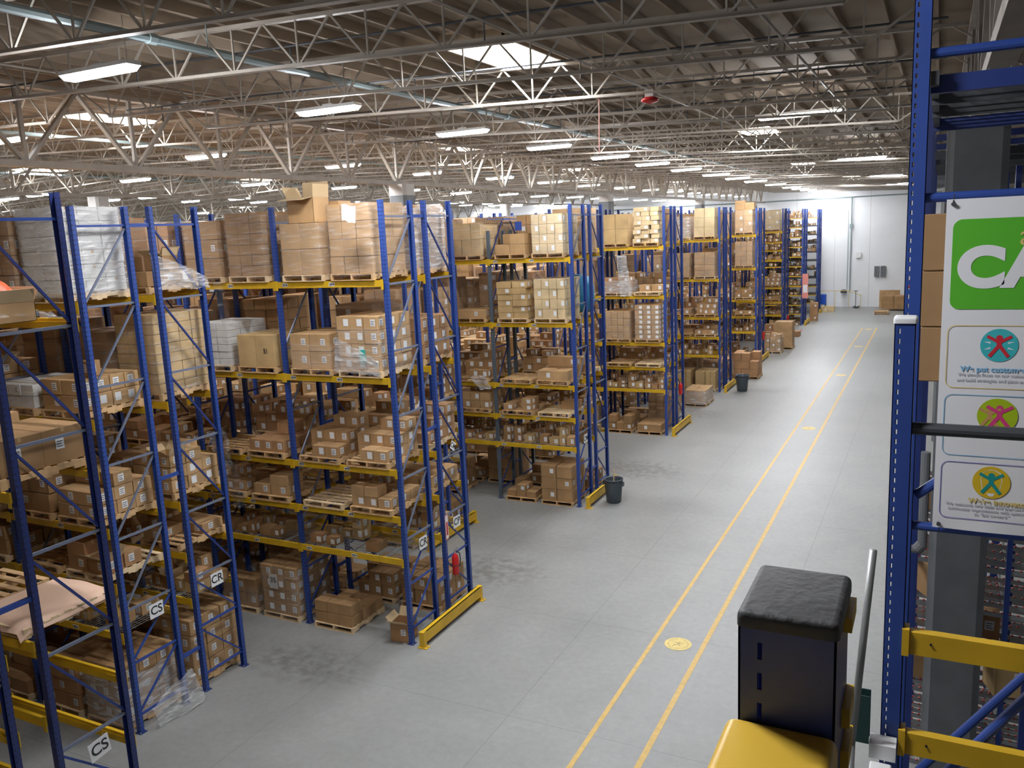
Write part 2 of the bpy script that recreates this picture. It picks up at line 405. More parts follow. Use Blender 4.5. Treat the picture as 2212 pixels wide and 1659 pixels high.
# girders along Y on the column lines
def girder_mesh():
    b = MB('truss'); step = 2.4; y0 = JY[0]; n = len(JY)
    b.box(-0.09, YN, 0, 0.09, YF, 0.02); b.box(-0.09, YN, 0.02, -0.075, YF, 0.12); b.box(0.075, YN, 0.02, 0.09, YF, 0.12)
    b.box(-0.09, YN, 1.42, 0.09, YF, 1.50)
    for k in range(n):
        y = JY[k]
        if y + 1.2 > YF: break
        b.bar((0, y + 1.2, 0.05), (0, y, 1.45), 0.10, 0.06); b.bar((0, y + 1.2, 0.05), (0, y + 2.4, 1.45), 0.10, 0.06)
        b.bar((0, y + 1.2, 0.05), (0, y + 1.2, 1.45), 0.07, 0.07)
    return b.mesh('roof_beam')
GM = girder_mesh()
for gx in (0.35, -15.0, -30.0, -45.0, -60.0, -75.0):
    o = link('roof_beam', GM, None, (gx, 0, zch(gx) - 0.93)); o['kind'] = 'structure'
    ys = (22.1, 40.05, 58.4, 77.2) if gx == -15 else (11.2, 34.0, 52.0, 70.0) if gx > 0 else (23.3, 41.0, 59.0, 76.5)
    for y in ys:
        zt = zch(gx) - 0.93
        b = MB('column_dark', 'column_light')
        cx_ = gx + (.25 if gx == -15 else 0)
        pts = lambda r: [(cx_ + sx * r, y + sy * r) for sx, sy in ((-1, -.75), (-.75, -1), (.75, -1), (1, -.75), (1, .75), (.75, 1), (-.75, 1), (-1, .75))]
        P = pts(0.31)
        split = 9.55 if gx < -1 else 20
        for z0, z1, mm in ((0, min(split, zt), 'column_dark'), (min(split, zt), zt, 'column_light')):
            if z1 <= z0: continue
            for i in range(8):
                a, c = P[i], P[(i + 1) % 8]; b.quad([(a[0], a[1], z0), (c[0], c[1], z0), (c[0], c[1], z1), (a[0], a[1], z1)], mm)
        b.quad([(p_[0], p_[1], zt) for p_ in P], 'column_dark')
        o = b.build('column'); o['kind'] = 'structure'
# bridging rods, sprinkler mains
for k, (x, z, r, mm) in enumerate(((-1.9, 10.60, 0.02, 'truss'), (-4.6, 10.62, 0.015, 'truss'), (-9.0, 10.92, 0.055, 'pipe'), (-9.25, 10.95, 0.025, 'dark_steel'), (-12.3, 11.05, 0.02, 'truss'), (-20, 11.2, 0.05, 'pipe'), (-26, 11.5, 0.03, 'truss'), (-35, 11.7, 0.05, 'pipe'))):
    b = MB(mm); b.tube((x, YN, z), (x, YF, z), r)
    if mm == 'pipe':
        for j in range(20): b.tube((x, YN + 5 * j, z), (x, YN + 5 * j + 0.12, z), r * 1.35); b.tube((x, YN + 5 * j + 1, z), (x, YN + 5 * j + 1, z + .4), 0.01, n=5)
    struct('trim_%d' % (20 + k), b)
for k, y in enumerate((9.5, 12.6, 15.7, 18.8, 22.0, 28.0, 34.0)):
    b = MB('dark_steel'); b.tube((-15, y, 11.12), (0, y, 10.72), 0.017)
    for j in range(5): b.tube((-14 + 3 * j, y, 11.1 - .08 * j - .3), (-14 + 3 * j, y, 11.1 - .08 * j), 0.012, n=5)
    struct('trim_%d' % (30 + k), b)

# painted walkway lines and round markers
for k, (x, wd) in enumerate(((-4.86, 0.085), (-3.88, 0.10))):
    b = MB('line_yellow'); b.box(x - wd / 2, YN, 0, x + wd / 2, 68.0, 0.003); struct('floor_line_%d' % (k + 1), b)
b = MB('print_red'); b.box(-9.0, 56, 0, -8.93, 66.5, 0.003); struct('floor_line_3', b)
for y in (15.37, 34.58, 47.1, 58.0, 67.0):
    b = MB('mark_yellow', 'mark_brown')
    n = 32; r = 0.27; cx = -4.37
    b.quad([(cx + r * math.cos(2 * math.pi * i / n), y + r * math.sin(2 * math.pi * i / n), 0.004) for i in range(n)], 'mark_yellow')
    for i in range(n):
        if 5 < i < 9 or 20 < i < 24: continue
        t0, t1 = 2 * math.pi * i / n, 2 * math.pi * (i + 1) / n
        b.quad([(cx + q * math.cos(t), y + q * math.sin(t), 0.0055) for q, t in ((.195, t0), (.205, t0), (.205, t1), (.195, t1))], 'mark_brown')
    for (ax, ay, bx, by) in ((0, 0, .02, .09), (0, 0, .09, .05), (0, 0, -.05, -.06), (0, 0, .06, -.07), (-.05, -.06, -.09, -.11), (.0, .03, -.07, .06)):
        b.bar((cx + ax, y + ay, 0.006), (cx + bx, y + by, 0.006), 0.018, 0.001, 'mark_brown')
    o = b.build('floor_marking'); o['kind'] = 'structure'

# ------------------------------------------------------------------ strip lights
def lamp_parts():
    h = MB('lamp_body'); h.box(-0.61, -0.105, 0.030, 0.61, 0.105, 0.08); h.box(-0.1, -0.03, 0.09, 0.1, 0.03, 0.12)
    d = MB('lamp')
    P0 = [(-0.60, -0.10), (0.60, -0.10), (0.60, 0.10), (-0.60, 0.10)]; P1 = [(-0.55, -0.075), (0.55, -0.075), (0.55, 0.075), (-0.55, 0.075)]
    for i in range(4):
        a, c = P0[i], P0[(i + 1) % 4]; a2, c2 = P1[i], P1[(i + 1) % 4]
        d.quad([(c[0], c[1], 0.03), (a[0], a[1], 0.03), (a2[0], a2[1], -0.03), (c2[0], c2[1], -0.03)])
    d.quad([(p_[0], p_[1], -0.03) for p_ in reversed(P1)])
    c = MB('galv'); c.tube((0, 0, 0.09), (0, 0, 0.6), 0.004, n=4)
    return h.mesh('housing'), d.mesh('diffuser'), c.mesh('hanger_cable')
LH, LD, LC = lamp_parts()
LAMPS = [(-9.15, 82.4, 10.3), (-9.15, 80.3, 10.3)] + [(-9.15, y, 10.42) for y in (7.35, 11.69, 16.17, 20.68, 25.3, 29.65, 34.16, 39.28, 43.9, 48.6, 54.95, 61.5, 65.6, 69.8, 74.2, 77.6)] + [(-2.72, y, 10.42) for y in (2.8, 19.0, 35.2, 52.2, 68.0)]
for cx in (-16.2, -23.0, -30.5, -37.5, -45.0, -53.0, -62.0, -72.0, -84.0, -98.0):
    k = 0
    y = 10.7 + (3.5 if cx in (-23.0, -37.5) else 0) + (24 if cx < -65 else 0)
    while y < YF - 1:
        LAMPS.append((cx + random.uniform(-.2, .2), y, 10.48 if cx > -35 else zch(cx) - .3)); y += 5.2 if cx > -40 else 8.0 if cx > -65 else 11.0
ORD = ['first', 'second', 'third', 'fourth', 'fifth', 'sixth', 'seventh', 'eighth', 'ninth', 'tenth', 'eleventh', 'twelfth', 'thirteenth', 'fourteenth', 'fifteenth', 'sixteenth', 'seventeenth', 'eighteenth', 'nineteenth', 'twentieth']
cnt = {}
rowname = {-9.15: 'the row above the rack ends', -2.72: 'the row above the yellow walkway lines'}
for x, y, z in LAMPS:
    if x in rowname:
        i = cnt.get(x, 0); cnt[x] = i + 1
        lab = 'white glowing strip light, %s from the camera in %s' % (ORD[i], rowname[x]); grp = 'strip lights in ' + rowname[x]
    else:
        key = round(x / 7)
        lab = 'distant glowing strip light high above the racks behind the column line'; grp = 'distant strip lights beyond the first columns'
    o = empty('ceiling_light', (x, y, z), lab, 'ceiling light', grp)
    if x == -2.72: o.scale = (1.4, 1.1, 1)
    link('diffuser', LD, o); link('housing', LH, o)
    if y < 40:
        for dx in (-.5, .5): link('hanger_cable', LC, o, (dx, 0, 0))

# ------------------------------------------------------------------ racks
D = 1.067; G = 0.424; RL = 2 * D + G; BW = 2.69; HT = 9.02
ROWY = [4.22, 8.85, 13.35, 17.95, 22.6, 27.2, 31.88, 36.5, 41.1, 45.8, 50.4, 55.0, 59.7, 64.3, 69.0, 73.6, 78.2]
def xend(i): return -9.39 if i % 2 == 0 else -12.08
RNAME = {0: 'first', 1: 'second, CS-CR', 2: 'third, CR-CP', 3: 'fourth', 4: 'fifth, CM', 5: 'sixth', 6: 'seventh', 7: 'eighth', 8: 'ninth', 9: 'tenth', 10: 'eleventh', 11: 'twelfth', 12: 'thirteenth', 13: 'fourteenth', 14: 'fifteenth', 15: 'sixteenth', 16: 'seventeenth'}
LV = [1.80, 2.70, 3.68, 5.54, 7.45]
def levels(i):
    if i in (14, 16): return [0.9, 1.6, 2.35, 3.1, 3.85, 4.6, 5.35, 6.1, 6.85, 7.6, 8.3]
    if i in (15,): return [1.8, 2.7, 3.7, 5.5, 7.4]
    if i == 12: return [1.8, 2.7, 3.68, 5.54, 6.2, 6.75, 7.45]
    return LV
HZ = [0.32, 1.28, 2.25, 3.52, 4.81, 6.12, 7.43, 8.71]
def post_mesh(matp, h=HT):
    # channel post: front (−Y) face with lips, 0.10 wide, 0.075 deep, open at the back; UV in metres for the slots
    b = MB(matp)
    prof = [(-.05, .075), (-.05, 0), (.05, 0), (.05, .075), (.035, .075), (.035, .071), (.046, .071), (.046, .004), (-.046, .004), (-.046, .071), (-.035, .071), (-.035, .075)]
    n = len(prof)
    uo = [(9, 9), (-.05, .05), (9, 9)]
    for i in range(n):
        a, c = prof[i], prof[(i + 1) % n]
        if i == 1: u = (-.05, .05)
        elif i in (0, 2): u = (-.0375 - .005, .0375 - .005)
        else: u = (9, 9)
        b.quad([(a[0], a[1], 0), (c[0], c[1], 0), (c[0], c[1], h), (a[0], a[1], h)], matp, [(u[0], 0), (u[1], 0), (u[1], h), (u[0], h)])
    b.quad([(x_, y_, h) for x_, y_ in prof], matp)
    return b.mesh('post')
PM = {'blue': post_mesh('blue_perf'), 'dark': post_mesh('blue_perf_dark'), 'grey': post_mesh('grey_perf', 8.37), 'high': post_mesh('blue_perf', HT)}
def foot_mesh():
    b = MB('blue_dark', 'galv'); b.box(-0.075, -0.03, 0, 0.075, 0.11, 0.012); b.tube((.06, -.015, .01), (.06, -.015, .04), .01, n=6, mat='galv'); b.tube((-.06, .1, .01), (-.06, .1, .04), .01, n=6, mat='galv'); return b.mesh('base_plate')
FM = foot_mesh()
def strut_mesh(mm='brace_steel'):
    b = MB(mm); b.box(-0.018, 0.06, -0.018, 0.018, D - 0.06, 0.018); return b.mesh('horizontal_brace')
SM = {'s': strut_mesh(), 'b': strut_mesh('blue')}
def diag_mesh(dz, up, mm):
    b = MB(mm); z0, z1 = (0.05, dz - 0.05) if up else (dz - 0.05, 0.05)
    b.bar((0, 0.07, z0), (0, D - 0.07, z1), 0.03, 0.03); return b.mesh('diagonal_brace')
DM = {}
def lattice_mesh(up):
    b = MB('blue_dark')
    for k, z in enumerate(HZ):
        b.box(-0.018, 0.06, z - 0.018, 0.018, D - 0.06, z + 0.018)
        if k + 1 < len(HZ):
            z0, z1 = (z + .05, HZ[k + 1] - .05) if up else (HZ[k + 1] - .05, z + .05)
            b.bar((0, 0.07, z0), (0, D - 0.07, z1), 0.03, 0.03)
    return b.mesh('bracing')
LM = {True: lattice_mesh(True), False: lattice_mesh(False)}
def beam_mesh(mm, h=0.125):
    b = MB(mm)
    # step beam between two posts; end connectors hang over the post faces
    b.box(0.05, -0.022, -h / 2, BW - 0.05, 0.022, h / 2); b.box(0.05, 0.022, -h / 2, BW - 0.05, 0.045, h / 2 - 0.04)
    for x in (0.05, BW - 0.05):
        sgn = 1 if x < 1 else -1
        b.box(min(x - sgn * .045, x + sgn * 0.012), -0.028, -h / 2 - 0.05, max(x - sgn * .045, x + sgn * 0.012), -0.018, h / 2 + 0.02)
    return b.mesh('beam')
BM = {'y': beam_mesh('yellow'), 'g': beam_mesh('dark_steel', 0.07), 'w': beam_mesh('yellow', 0.07)}
def label_mesh():
    b = MB('white_label', 'print_black'); b.box(-0.07, -0.004, -0.035, 0.07, 0, 0.035)
    b.box(-0.055, -0.006, 0.0, 0.02, -0.004, 0.018, 'print_black'); b.box(-0.055, -0.006, -0.022, 0.01, -0.004, -0.010, 'print_black'); b.box(0.032, -0.006, -0.018, 0.058, -0.004, 0.018, 'print_black')
    return b.mesh('bin_label')
LBM = label_mesh()
def deck_mesh():
    b = MB('galv')
    n = 34
    for i in range(n + 1):
        x = 0.08 + (BW - 0.16) * i / n; b.box(x - 0.003, -0.03, 0.062, x + 0.003, D + 0.03, 0.068)
    for j in range(9):
        y = -0.03 + (D + 0.06) * j / 8; b.box(0.06, y - 0.004, 0.056, BW - 0.06, y + 0.004, 0.062)
    for x in (0.5, 1.34, 2.2): b.box(x - .02, 0, 0.02, x + .02, D, 0.056)
    return b.mesh('wire_deck')
DKM = deck_mesh()
def spacer_mesh():
    b = MB('blue'); b.box(-0.025, D, -0.03, 0.025, D + G, 0.03); return b.mesh('row_spacer')
SPM = spacer_mesh()
SHELFM = None
NB = {0: 3, 1: 5, 2: 6, 3: 5}
for i, Y in enumerate(ROWY):
    xe = xend(i); nb = NB.get(i, 7 if i % 2 == 0 else 5)
    lab = 'double-depth blue and yellow pallet rack, %s counting back from the camera' % RNAME[i]
    root = empty('pallet_rack', (xe, Y, 0), lab, 'pallet rack', 'pallet racks ending at the main aisle')
    near = i <= 4
    for bay in range(nb + 1):
        x = -bay * BW
        for side in (0, 1):
            y0 = side * (D + G)
            pm = PM['blue']
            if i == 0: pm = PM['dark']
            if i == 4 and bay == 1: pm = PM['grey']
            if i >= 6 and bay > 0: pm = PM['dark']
            for k, (yy, flip) in enumerate(((y0, False), (y0 + D, True))):
                p_ = link('post', pm, root, (x - 0.05, yy, 0))
                if flip: p_.rotation_euler = (0, 0, math.pi)
                if near and bay < 2: link('base_plate', FM, p_)
            up = side == 0
            if near and bay == 0 or (i in (1, 2) and bay == 1):
                for k, z in enumerate(HZ):
                    sm = SM['b'] if z < 2 or (i < 2 and z > 8) else SM['s']
                    link('horizontal_brace', sm, root, (x - 0.05, y0, z))
                    if k + 1 < len(HZ):
                        dz = HZ[k + 1] - z; mm = 'blue' if z < 2.0 else ('brace_steel' if up else 'blue_dark')
                        key = (round(dz, 3), up, mm)
                        if key not in DM: DM[key] = diag_mesh(dz, up, mm)
                        link('diagonal_brace', DM[key], root, (x - 0.05, y0, z))
            else:
                link('bracing', LM[up], root, (x - 0.05, y0, 0))
        if near and bay < 2:
            for z in (0.9, 4.3, 8.71): link('row_spacer', SPM, root, (x - 0.05, 0, z))
    lv = levels(i)
    far = MB('yellow', 'dark_steel')
    for bay in range(nb):
        x = -(bay + 1) * BW - 0.05
        for li, z in enumerate(lv):
            for side in (0, 1):
                y0 = side * (D + G)
                bm = BM['y']
                if i in (14, 16): bm = BM['w'] if (i == 14 or li in (0, 1, 2, 10)) else BM['g']
                if i == 12 and li in (4, 5): bm = BM['w']
                for yy, fl in ((y0 - 0.022, 0), (y0 + D + 0.022, 1)):
                    if bay < (4 if len(lv) < 6 else 2):
                        o = link('beam', bm, root, (x + (BW if fl else 0), yy, z), math.pi if fl else 0)
                        if near and bay < 3:
                            for lx in (0.25, 1.45): link('bin_label', LBM, o, (lx, -0.022, 0))
                    else:
                        far.box(x + .05, yy - .022, z - .06, x + BW - .05, yy + .022, z + .06)
                if li == 0 and bay < 3 and 0 < i <= 4: link('wire_deck', DKM, root, (x, y0, z))
                if i in (14, 16): 
                    s = MB('dark_steel'); s.box(x + .06, y0, z + .03, x + BW - .06, y0 + D, z + .045); s.build('shelf_deck', root)
    if far.f: tag(far.build('beam', root), kind='stuff')

# aisle signs
def aisle_sign(text, x, y, z, lab, roll=0.0, group=None):
    o = empty('aisle_sign', (x, y, z), lab, 'sign', group, rz=math.pi / 2)
    b = MB('white_label'); b.box(-0.17, -0.006, -0.15, 0.17, 0.0, 0.15); pl = b.build('sign_plate', o)
    c = MB('galv'); c.tube((-.1, -.003, .15), (-.1, -.003, .2), .004, n=4); c.tube((.1, -.003, .15), (.1, -.003, .2), .004, n=4); c.build('hook', o)
    textobj(text, 'lettering', 0.25, 'print_black', pl, (0, -0.0075, 0), (math.pi / 2, 0, 0), offset=0.004)
    o.rotation_euler = (0, roll, math.pi / 2); o.scale = (.86, 1, .86)
    return o
aisle_sign('CR', -9.36, 13.93, 2.03, 'white CR sign on the end frame above the yellow guard rail')
aisle_sign('CP', -9.36, 15.32, 2.02, 'white CP sign above the red fire extinguisher')
aisle_sign('CS', -12.05, 9.45, 2.06, 'white CS sign on the rack end with the film-wrapped floor load')
aisle_sign('CR', -12.05, 10.86, 2.07, 'white CR sign on the set-back rack end above the unwrapped carton stack')
aisle_sign('CS', -9.36, 6.24, 2.05, 'white CS sign on the bare frame nearest the camera, over open floor', roll=-.12)
aisle_sign('CM', -9.36, 23.1, 2.03, 'small white CM sign on the rack end beside the grey waste bin')
aisle_sign('CM', -9.36, 15.35, 3.75, 'small tilted white CM tag hanging on the rack above the CP sign', roll=0.6).scale = (.6, .6, .6)
# long red-bordered board on the post above the extinguisher
o = empty('extinguisher_sign', (-9.33, 14.84, 2.05), 'narrow red and white extinguisher sign on the post beside the CP sign', 'sign')
b = MB('pink_board', 'white_label'); b.box(0, -0.06, -0.28, 0.006, 0.06, 0.28); pl = b.build('sign_board', o)
b = MB('white_label', 'print_red'); b.box(0.006, -0.048, -0.25, 0.008, 0.048, 0.25); b.box(0.008, -0.03, -0.18, 0.010, 0.03, 0.12, 'print_red'); b.build('sign_face', pl)

def extinguisher(x, y, z, lab):
    o = empty('fire_extinguisher', (x, y, z), lab, 'fire extinguisher')
    b = MB('red'); b.lathe([(0, 0), (.07, 0), (.078, .02), (.078, .38), (.06, .44), (.03, .47), (.025, .49), (0, .49)], 20); b.build('cylinder_body', o, smooth=True)
    b = MB('chrome'); b.tube((0, 0, .48), (0, 0, .54), .022); b.bar((-.01, 0, .53), (.09, 0, .57), .02, .015); b.bar((-.01, 0, .56), (.08, 0, .62), .02, .012); b.build('valve_handle', o)
    b = MB('print_black'); pts = [(.02, .02, .52), (.08, .06, .48), (.10, .05, .35), (.095, .02, .18)]
    for p0, p1 in zip(pts, pts[1:]): b.tube(p0, p1, .012, n=6)
    b.build('hose', o)
    b = MB('mark_yellow'); 
    for t in range(6):
        a0, a1 = math.radians(20 + t * 10), math.radians(30 + t * 10); b.quad([(.0795 * math.cos(a0), .0795 * math.sin(a0), .08), (.0795 * math.cos(a1), .0795 * math.sin(a1), .08), (.0795 * math.cos(a1), .0795 * math.sin(a1), .34), (.0795 * math.cos(a0), .0795 * math.sin(a0), .34)])
    b.build('instruction_label', o)
    b = MB('dark_steel'); b.box(-.10, -.05, .2, -.078, .05, .24); b.tube((0, 0, .2), (0, 0, .22), .081, n=16, cap=False); b.build('bracket', o)
    return o
extinguisher(-9.26, 15.0, 0.92, 'red fire extinguisher mounted on the rack end below the CP sign')
extinguisher(-9.26, 33.4, 1.4, 'small red fire extinguisher on the rack end with its own guard beyond the CM rack')
extinguisher(-9.26, 51.9, 1.2, 'tiny red fire extinguisher on a rack post behind the tall floor cartons')
extinguisher(-9.26, 61.2, 1.2, 'far red fire extinguisher on the rack near the back of the aisle')

# yellow end-of-row guards
def guard(x, y0, y1, lab, h=0.34):
    o = empty('end_guard', (x, y0, 0), lab, 'guard rail', 'yellow end-of-row guards'); L = y1 - y0
    b = MB('yellow'); b.box(-0.05, 0, 0.10, -0.035, L, h); b.box(-0.05, 0, h - 0.015, 0.06, L, h); b.box(0.045, 0, 0.10, 0.06, L, h); b.build('rail', o)
    for yy in (0.0, L - 0.10):
        b = MB('yellow'); b.box(-0.0525, yy - .002, 0, 0.0625, yy + 0.102, h + .002); b.build('upright_end', o)
        b = MB('yellow', 'galv'); b.box(-0.09, yy - .03, 0, 0.13, yy + 0.13, 0.014); b.tube((.1, yy + .05, .014), (.1, yy + .05, .04), .012, n=6, mat='galv'); b.build('foot_plate', o)
gl = {1: None, 2: 'yellow steel guard rail across the third rack end below the CR sign', 3: 'yellow guard rail partly hidden behind the CP rack end', 4: 'yellow guard rail beside the first grey waste bin',
      6: 'yellow guard rail at the rack end with the small extinguisher beyond the first bin', 8: 'yellow guard rail beside the second, farther waste bin', 10: 'yellow guard rail between the brown floor cartons, half hidden',
      14: 'small yellow guard rail far down the aisle below the red sign', 16: 'farthest yellow guard rail by the back wall'}
for i, lab in gl.items():
    if lab: guard(xend(i) + 0.25, ROWY[i] - 0.05, ROWY[i] + RL - 0.1, lab)

# ------------------------------------------------------------------ cartons, pallets, film (data first)
BOX = []      # dict records
PAL = []
FILM = []
def addbox(cx, cy, z, w_, d, h, tint, label='', open_=False, rz=0.0, place='', lb=''):
    BOX.append(dict(c=(cx, cy, z), s=(w_, d, h), tint=tint, open=open_, rz=rz, place=place, lb=lb, lab=label))
LEVN = ['floor', 'first shelf', 'second shelf', 'third shelf', 'fourth shelf', 'top shelf']
def lz(i, lev):
    lv = levels(i)
    return 0.0 if lev == 0 else lv[lev - 1] + 0.068
BAYN = ['end', 'second', 'third', 'fourth', 'fifth', 'sixth', 'seventh']
def placename(i, side, bay, lev, pos):
    ln = LEVN[lev] if len(levels(i)) == 5 else ('floor' if lev == 0 else ORD[lev - 1] + ' shelf')
    return '%s, %s pallet %s, %s bay, %s rack' % (ln, 'outer' if pos else 'inner', 'front' if side == 0 else 'back', BAYN[bay], RNAME[i].replace(', ', ' '))
def pallet(cx, cy, z, w_=1.0, d=1.2, place='', rz=0.0, pale=False):
    PAL.append(dict(c=(cx, cy, z), s=(w_, d), place=place, rz=rz, pale=pale)); return z + 0.135
NUM = ['one', 'two', 'three', 'four', 'five', 'six', 'seven', 'eight', 'nine']
def stack(cx, cy, z, nx, ny, nz, bw, bd, bh, tint, place='', jit=0.01, missing=0.0, brick=False, lb='', rng=None, mix=None, open_top=0.0):
    rng = rng or random
    for k in range(nz):
        for a in range(nx):
            for c in range(ny):
                edge = a == nx - 1 or a == 0 or c == 0 or k == nz - 1 or c == ny - 1
                if not edge: continue
                if k == nz - 1 and nz > 1 and rng.random() < missing: continue
                ww, dd = bw, bd
                x = cx + (a - (nx - 1) / 2) * bw + rng.uniform(-jit, jit)
                y = cy + (c - (ny - 1) / 2) * bd + rng.uniform(-jit, jit)
                t = tint if mix is None else rng.choice(mix)
                addbox(x, y, z + k * bh, ww - 0.016, dd - 0.016, bh - 0.008, t, place=place, lb=lb if (k + a) % 2 == 0 or lb == 'all' else '', open_=(k == nz - 1 and rng.random() < open_top),
                       label='%s-layer column-%s row-%s' % (ORD[k], NUM[min(a, 8)], NUM[min(c, 8)]))
    return z + nz * bh
def film(cx, cy, z, w_, d, h, kind='film', place='', loose=False):
    FILM.append(dict(c=(cx, cy, z), s=(w_, d, h), kind=kind, place=place, loose=loose))

def slot(i, side, bay, pos):
    xr = xend(i) - bay * BW - 0.05
    cx = xr - (0.70 if pos else 1.93)
    cy = ROWY[i] + side * (D + G) + D / 2 + (-0.03 if side == 0 else 0.03)
    return cx, cy

def load(i, side, bay, lev, pos, kind, seed=None, **kw):
    rng = random.Random(seed if seed is not None else hash((i, side, bay, lev, pos)) & 0xffff)
    cx, cy = slot(i, side, bay, pos); z = lz(i, lev); pl = placename(i, side, bay, lev, pos)
    tint = kw.get('tint', rng.choice([0, 1, 2, 3, 5, 0, 1]))
    if kind != 'deck' and not kw.get('nopal') and len(levels(i)) == 5 or i == 12 and kind not in ('deck',): z = pallet(cx, cy, z, 1.02, 1.2, pl, rng.uniform(-.015, .015))
    if kind == 'empty': return
    if kind == 'tall':       # full wrapped load, boxes of one size
        nx, ny, nz, H = kw.get('n', rng.choice([(2, 3, 4), (3, 3, 4), (2, 2, 3), (3, 3, 5)])) + (kw.get('H', rng.uniform(1.05, 1.32)),)
        stack(cx, cy, z, nx, ny, nz, 1.0 / nx, 1.16 / ny, H / nz, tint, pl, lb=kw.get('lb', rng.choice(['', 'f', ''])), rng=rng, missing=kw.get('missing', 0), jit=kw.get('jit', 0.008))
        fl = kw.get('film', 'film' if rng.random() < .7 else '')
        if fl: film(cx, cy, z, 1.04, 1.20, H + .01, fl, pl)
    elif kind == 'mid':
        nx, ny, nz = kw.get('n', rng.choice([(3, 3, 2), (2, 3, 2), (3, 4, 3), (3, 3, 3)])); bh = kw.get('bh', rng.uniform(.19, .27))
        stack(cx, cy, z, nx, ny, nz, 1.0 / nx, 1.14 / ny, bh, tint, pl, missing=kw.get('missing', .45), lb=kw.get('lb', 'f'), rng=rng, open_top=.06)
        if kw.get('film'): film(cx, cy, z, 1.04, 1.18, bh * nz * .8, kw['film'], pl)
    elif kind == 'low':
        nx, ny = kw.get('n', rng.choice([(2, 2), (3, 2), (3, 3), (2, 3)])); bh = rng.uniform(.18, .28)
        for a in range(nx):
            for c in range(ny):
                if rng.random() < .3: continue
                nzz = rng.choice([1, 1, 2])
                for k in range(nzz):
                    addbox(cx + (a - (nx - 1) / 2) * .98 / nx, cy + (c - (ny - 1) / 2) * 1.1 / ny, z + k * bh, .93 / nx, 1.04 / ny, bh - .004, tint, place=pl, lb='f' if rng.random() < .7 else '', open_=(k == nzz - 1 and rng.random() < .15), rz=rng.uniform(-.05, .05), label='%s-layer column-%s row-%s' % (ORD[k], NUM[a], NUM[c]))
    elif kind == 'deck':     # hand-stacked small cartons on the wire deck
        n = kw.get('k', 6)
        x = cx - .58; j = 0
        while x < cx + .5 and j < n:
            w_ = rng.uniform(.17, .32); h = rng.uniform(.15, .28)
            if x + w_ > cx + .62: break
            for r in range(2):
                if rng.random() < kw.get('p', .75):
                    dd = rng.uniform(.25, .4); kk = rng.choice([1, 1, 2])
                    for q in range(kk):
                        addbox(x + w_ / 2, cy - .40 + dd / 2 + r * .5, z + q * h, w_, dd, h - .004, rng.choice([0, 2, 5, 1, 4]), place=pl, lb='f' if rng.random() < .8 else '', open_=(q == kk - 1 and rng.random() < .18), rz=rng.uniform(-.08, .08), label='%s-layer column-%s row-%s' % (ORD[q], NUM[j], NUM[r]))
            x += w_ + rng.uniform(.02, .12); j += 1
    elif kind == 'pile':     # stepped pile: high at the back, open cartons in front
        bh = .24
        for a in range(3):
            for c in range(3):
                nzz = [1, 2, 3][c] if a else [0, 2, 2][c]
                for k in range(nzz):
                    addbox(cx + (a - 1) * .33, cy + (c - 1) * .38, z + k * bh, .32, .37, bh - .004, tint, place=pl, lb='f', open_=(c == 0 and k == 0 and a == 1), label='%s-layer column-%s row-%s' % (ORD[k], NUM[a], NUM[c]))

SPEC = {}
def S(i, side, bay, lev, pos, kind, **kw): SPEC[(i, side, bay, lev, pos)] = (kind, kw)
# third rack (CR-CP), front face
S(2, 0, 0, 5, 1, 'tall', n=(3, 3, 4), H=1.34, tint=1, film='film'); S(2, 0, 0, 5, 0, 'tall', n=(2, 2, 2), H=1.02, tint=3, film='film', lb='')
S(2, 0, 1, 5, 1, 'tall', n=(3, 3, 6), H=1.30, tint=2, film='film'); S(2, 0, 1, 5, 0, 'tall', n=(2, 2, 3), H=1.18, tint=0, film='film')
S(2, 0, 2, 5, 1, 'tall', n=(3, 3, 4), H=1.2, tint=5, film='film'); S(2, 0, 2, 5, 0, 'tall', n=(3, 3, 5), H=1.25, tint=7, film='film_white')
S(2, 0, 0, 4, 1, 'mid', n=(3, 3, 4), bh=.27, tint=3, film='film', lb='all', missing=.35); S(2, 0, 0, 4, 0, 'mid', n=(2, 2, 2), bh=.36, tint=3, film='film', lb='all', missing=0)
S(2, 0, 1, 4, 1, 'mid', n=(2, 1, 1), bh=.68, tint=4, lb='', missing=0); S(2, 0, 1, 4, 0, 'tall', n=(3, 3, 6), H=.92, tint=7, film='film')
S(2, 0, 2, 4, 1, 'tall', n=(2, 2, 3), H=1.1, tint=0); S(2, 0, 2, 4, 0, 'mid', tint=2)
S(2, 0, 0, 3, 1, 'pile', tint=1); S(2, 0, 0, 3, 0, 'pile', tint=0); S(2, 0, 1, 3, 1, 'low', n=(3, 2), tint=5); S(2, 0, 1, 3, 0, 'empty')
S(2, 0, 0, 2, 1, 'low', n=(3, 3), tint=1, seed=3); S(2, 0, 0, 2, 0, 'empty'); S(2, 0, 1, 2, 1, 'low', n=(2, 2), tint=1, seed=11); S(2, 0, 1, 2, 0, 'low', tint=0)
S(2, 0, 0, 1, 1, 'deck', k=2, p=.35); S(2, 0, 0, 1, 0, 'deck', k=5); S(2, 0, 1, 1, 1, 'deck', k=5, p=.95); S(2, 0, 1, 1, 0, 'deck', p=.9)
S(2, 0, 0, 0, 0, 'mid', n=(3, 3, 2), bh=.25, tint=0, missing=.25, lb=''); S(2, 0, 0, 0, 1, 'none'); S(2, 0, 1, 0, 1, 'tall', n=(3, 3, 4), H=1.12, tint=0, film='film', lb='all'); S(2, 0, 1, 0, 0, 'mid', n=(3, 3, 2), bh=.34, film='film', tint=0)
S(2, 0, 2, 0, 1, 'tall', n=(2, 3, 3), H=1.1, tint=2)
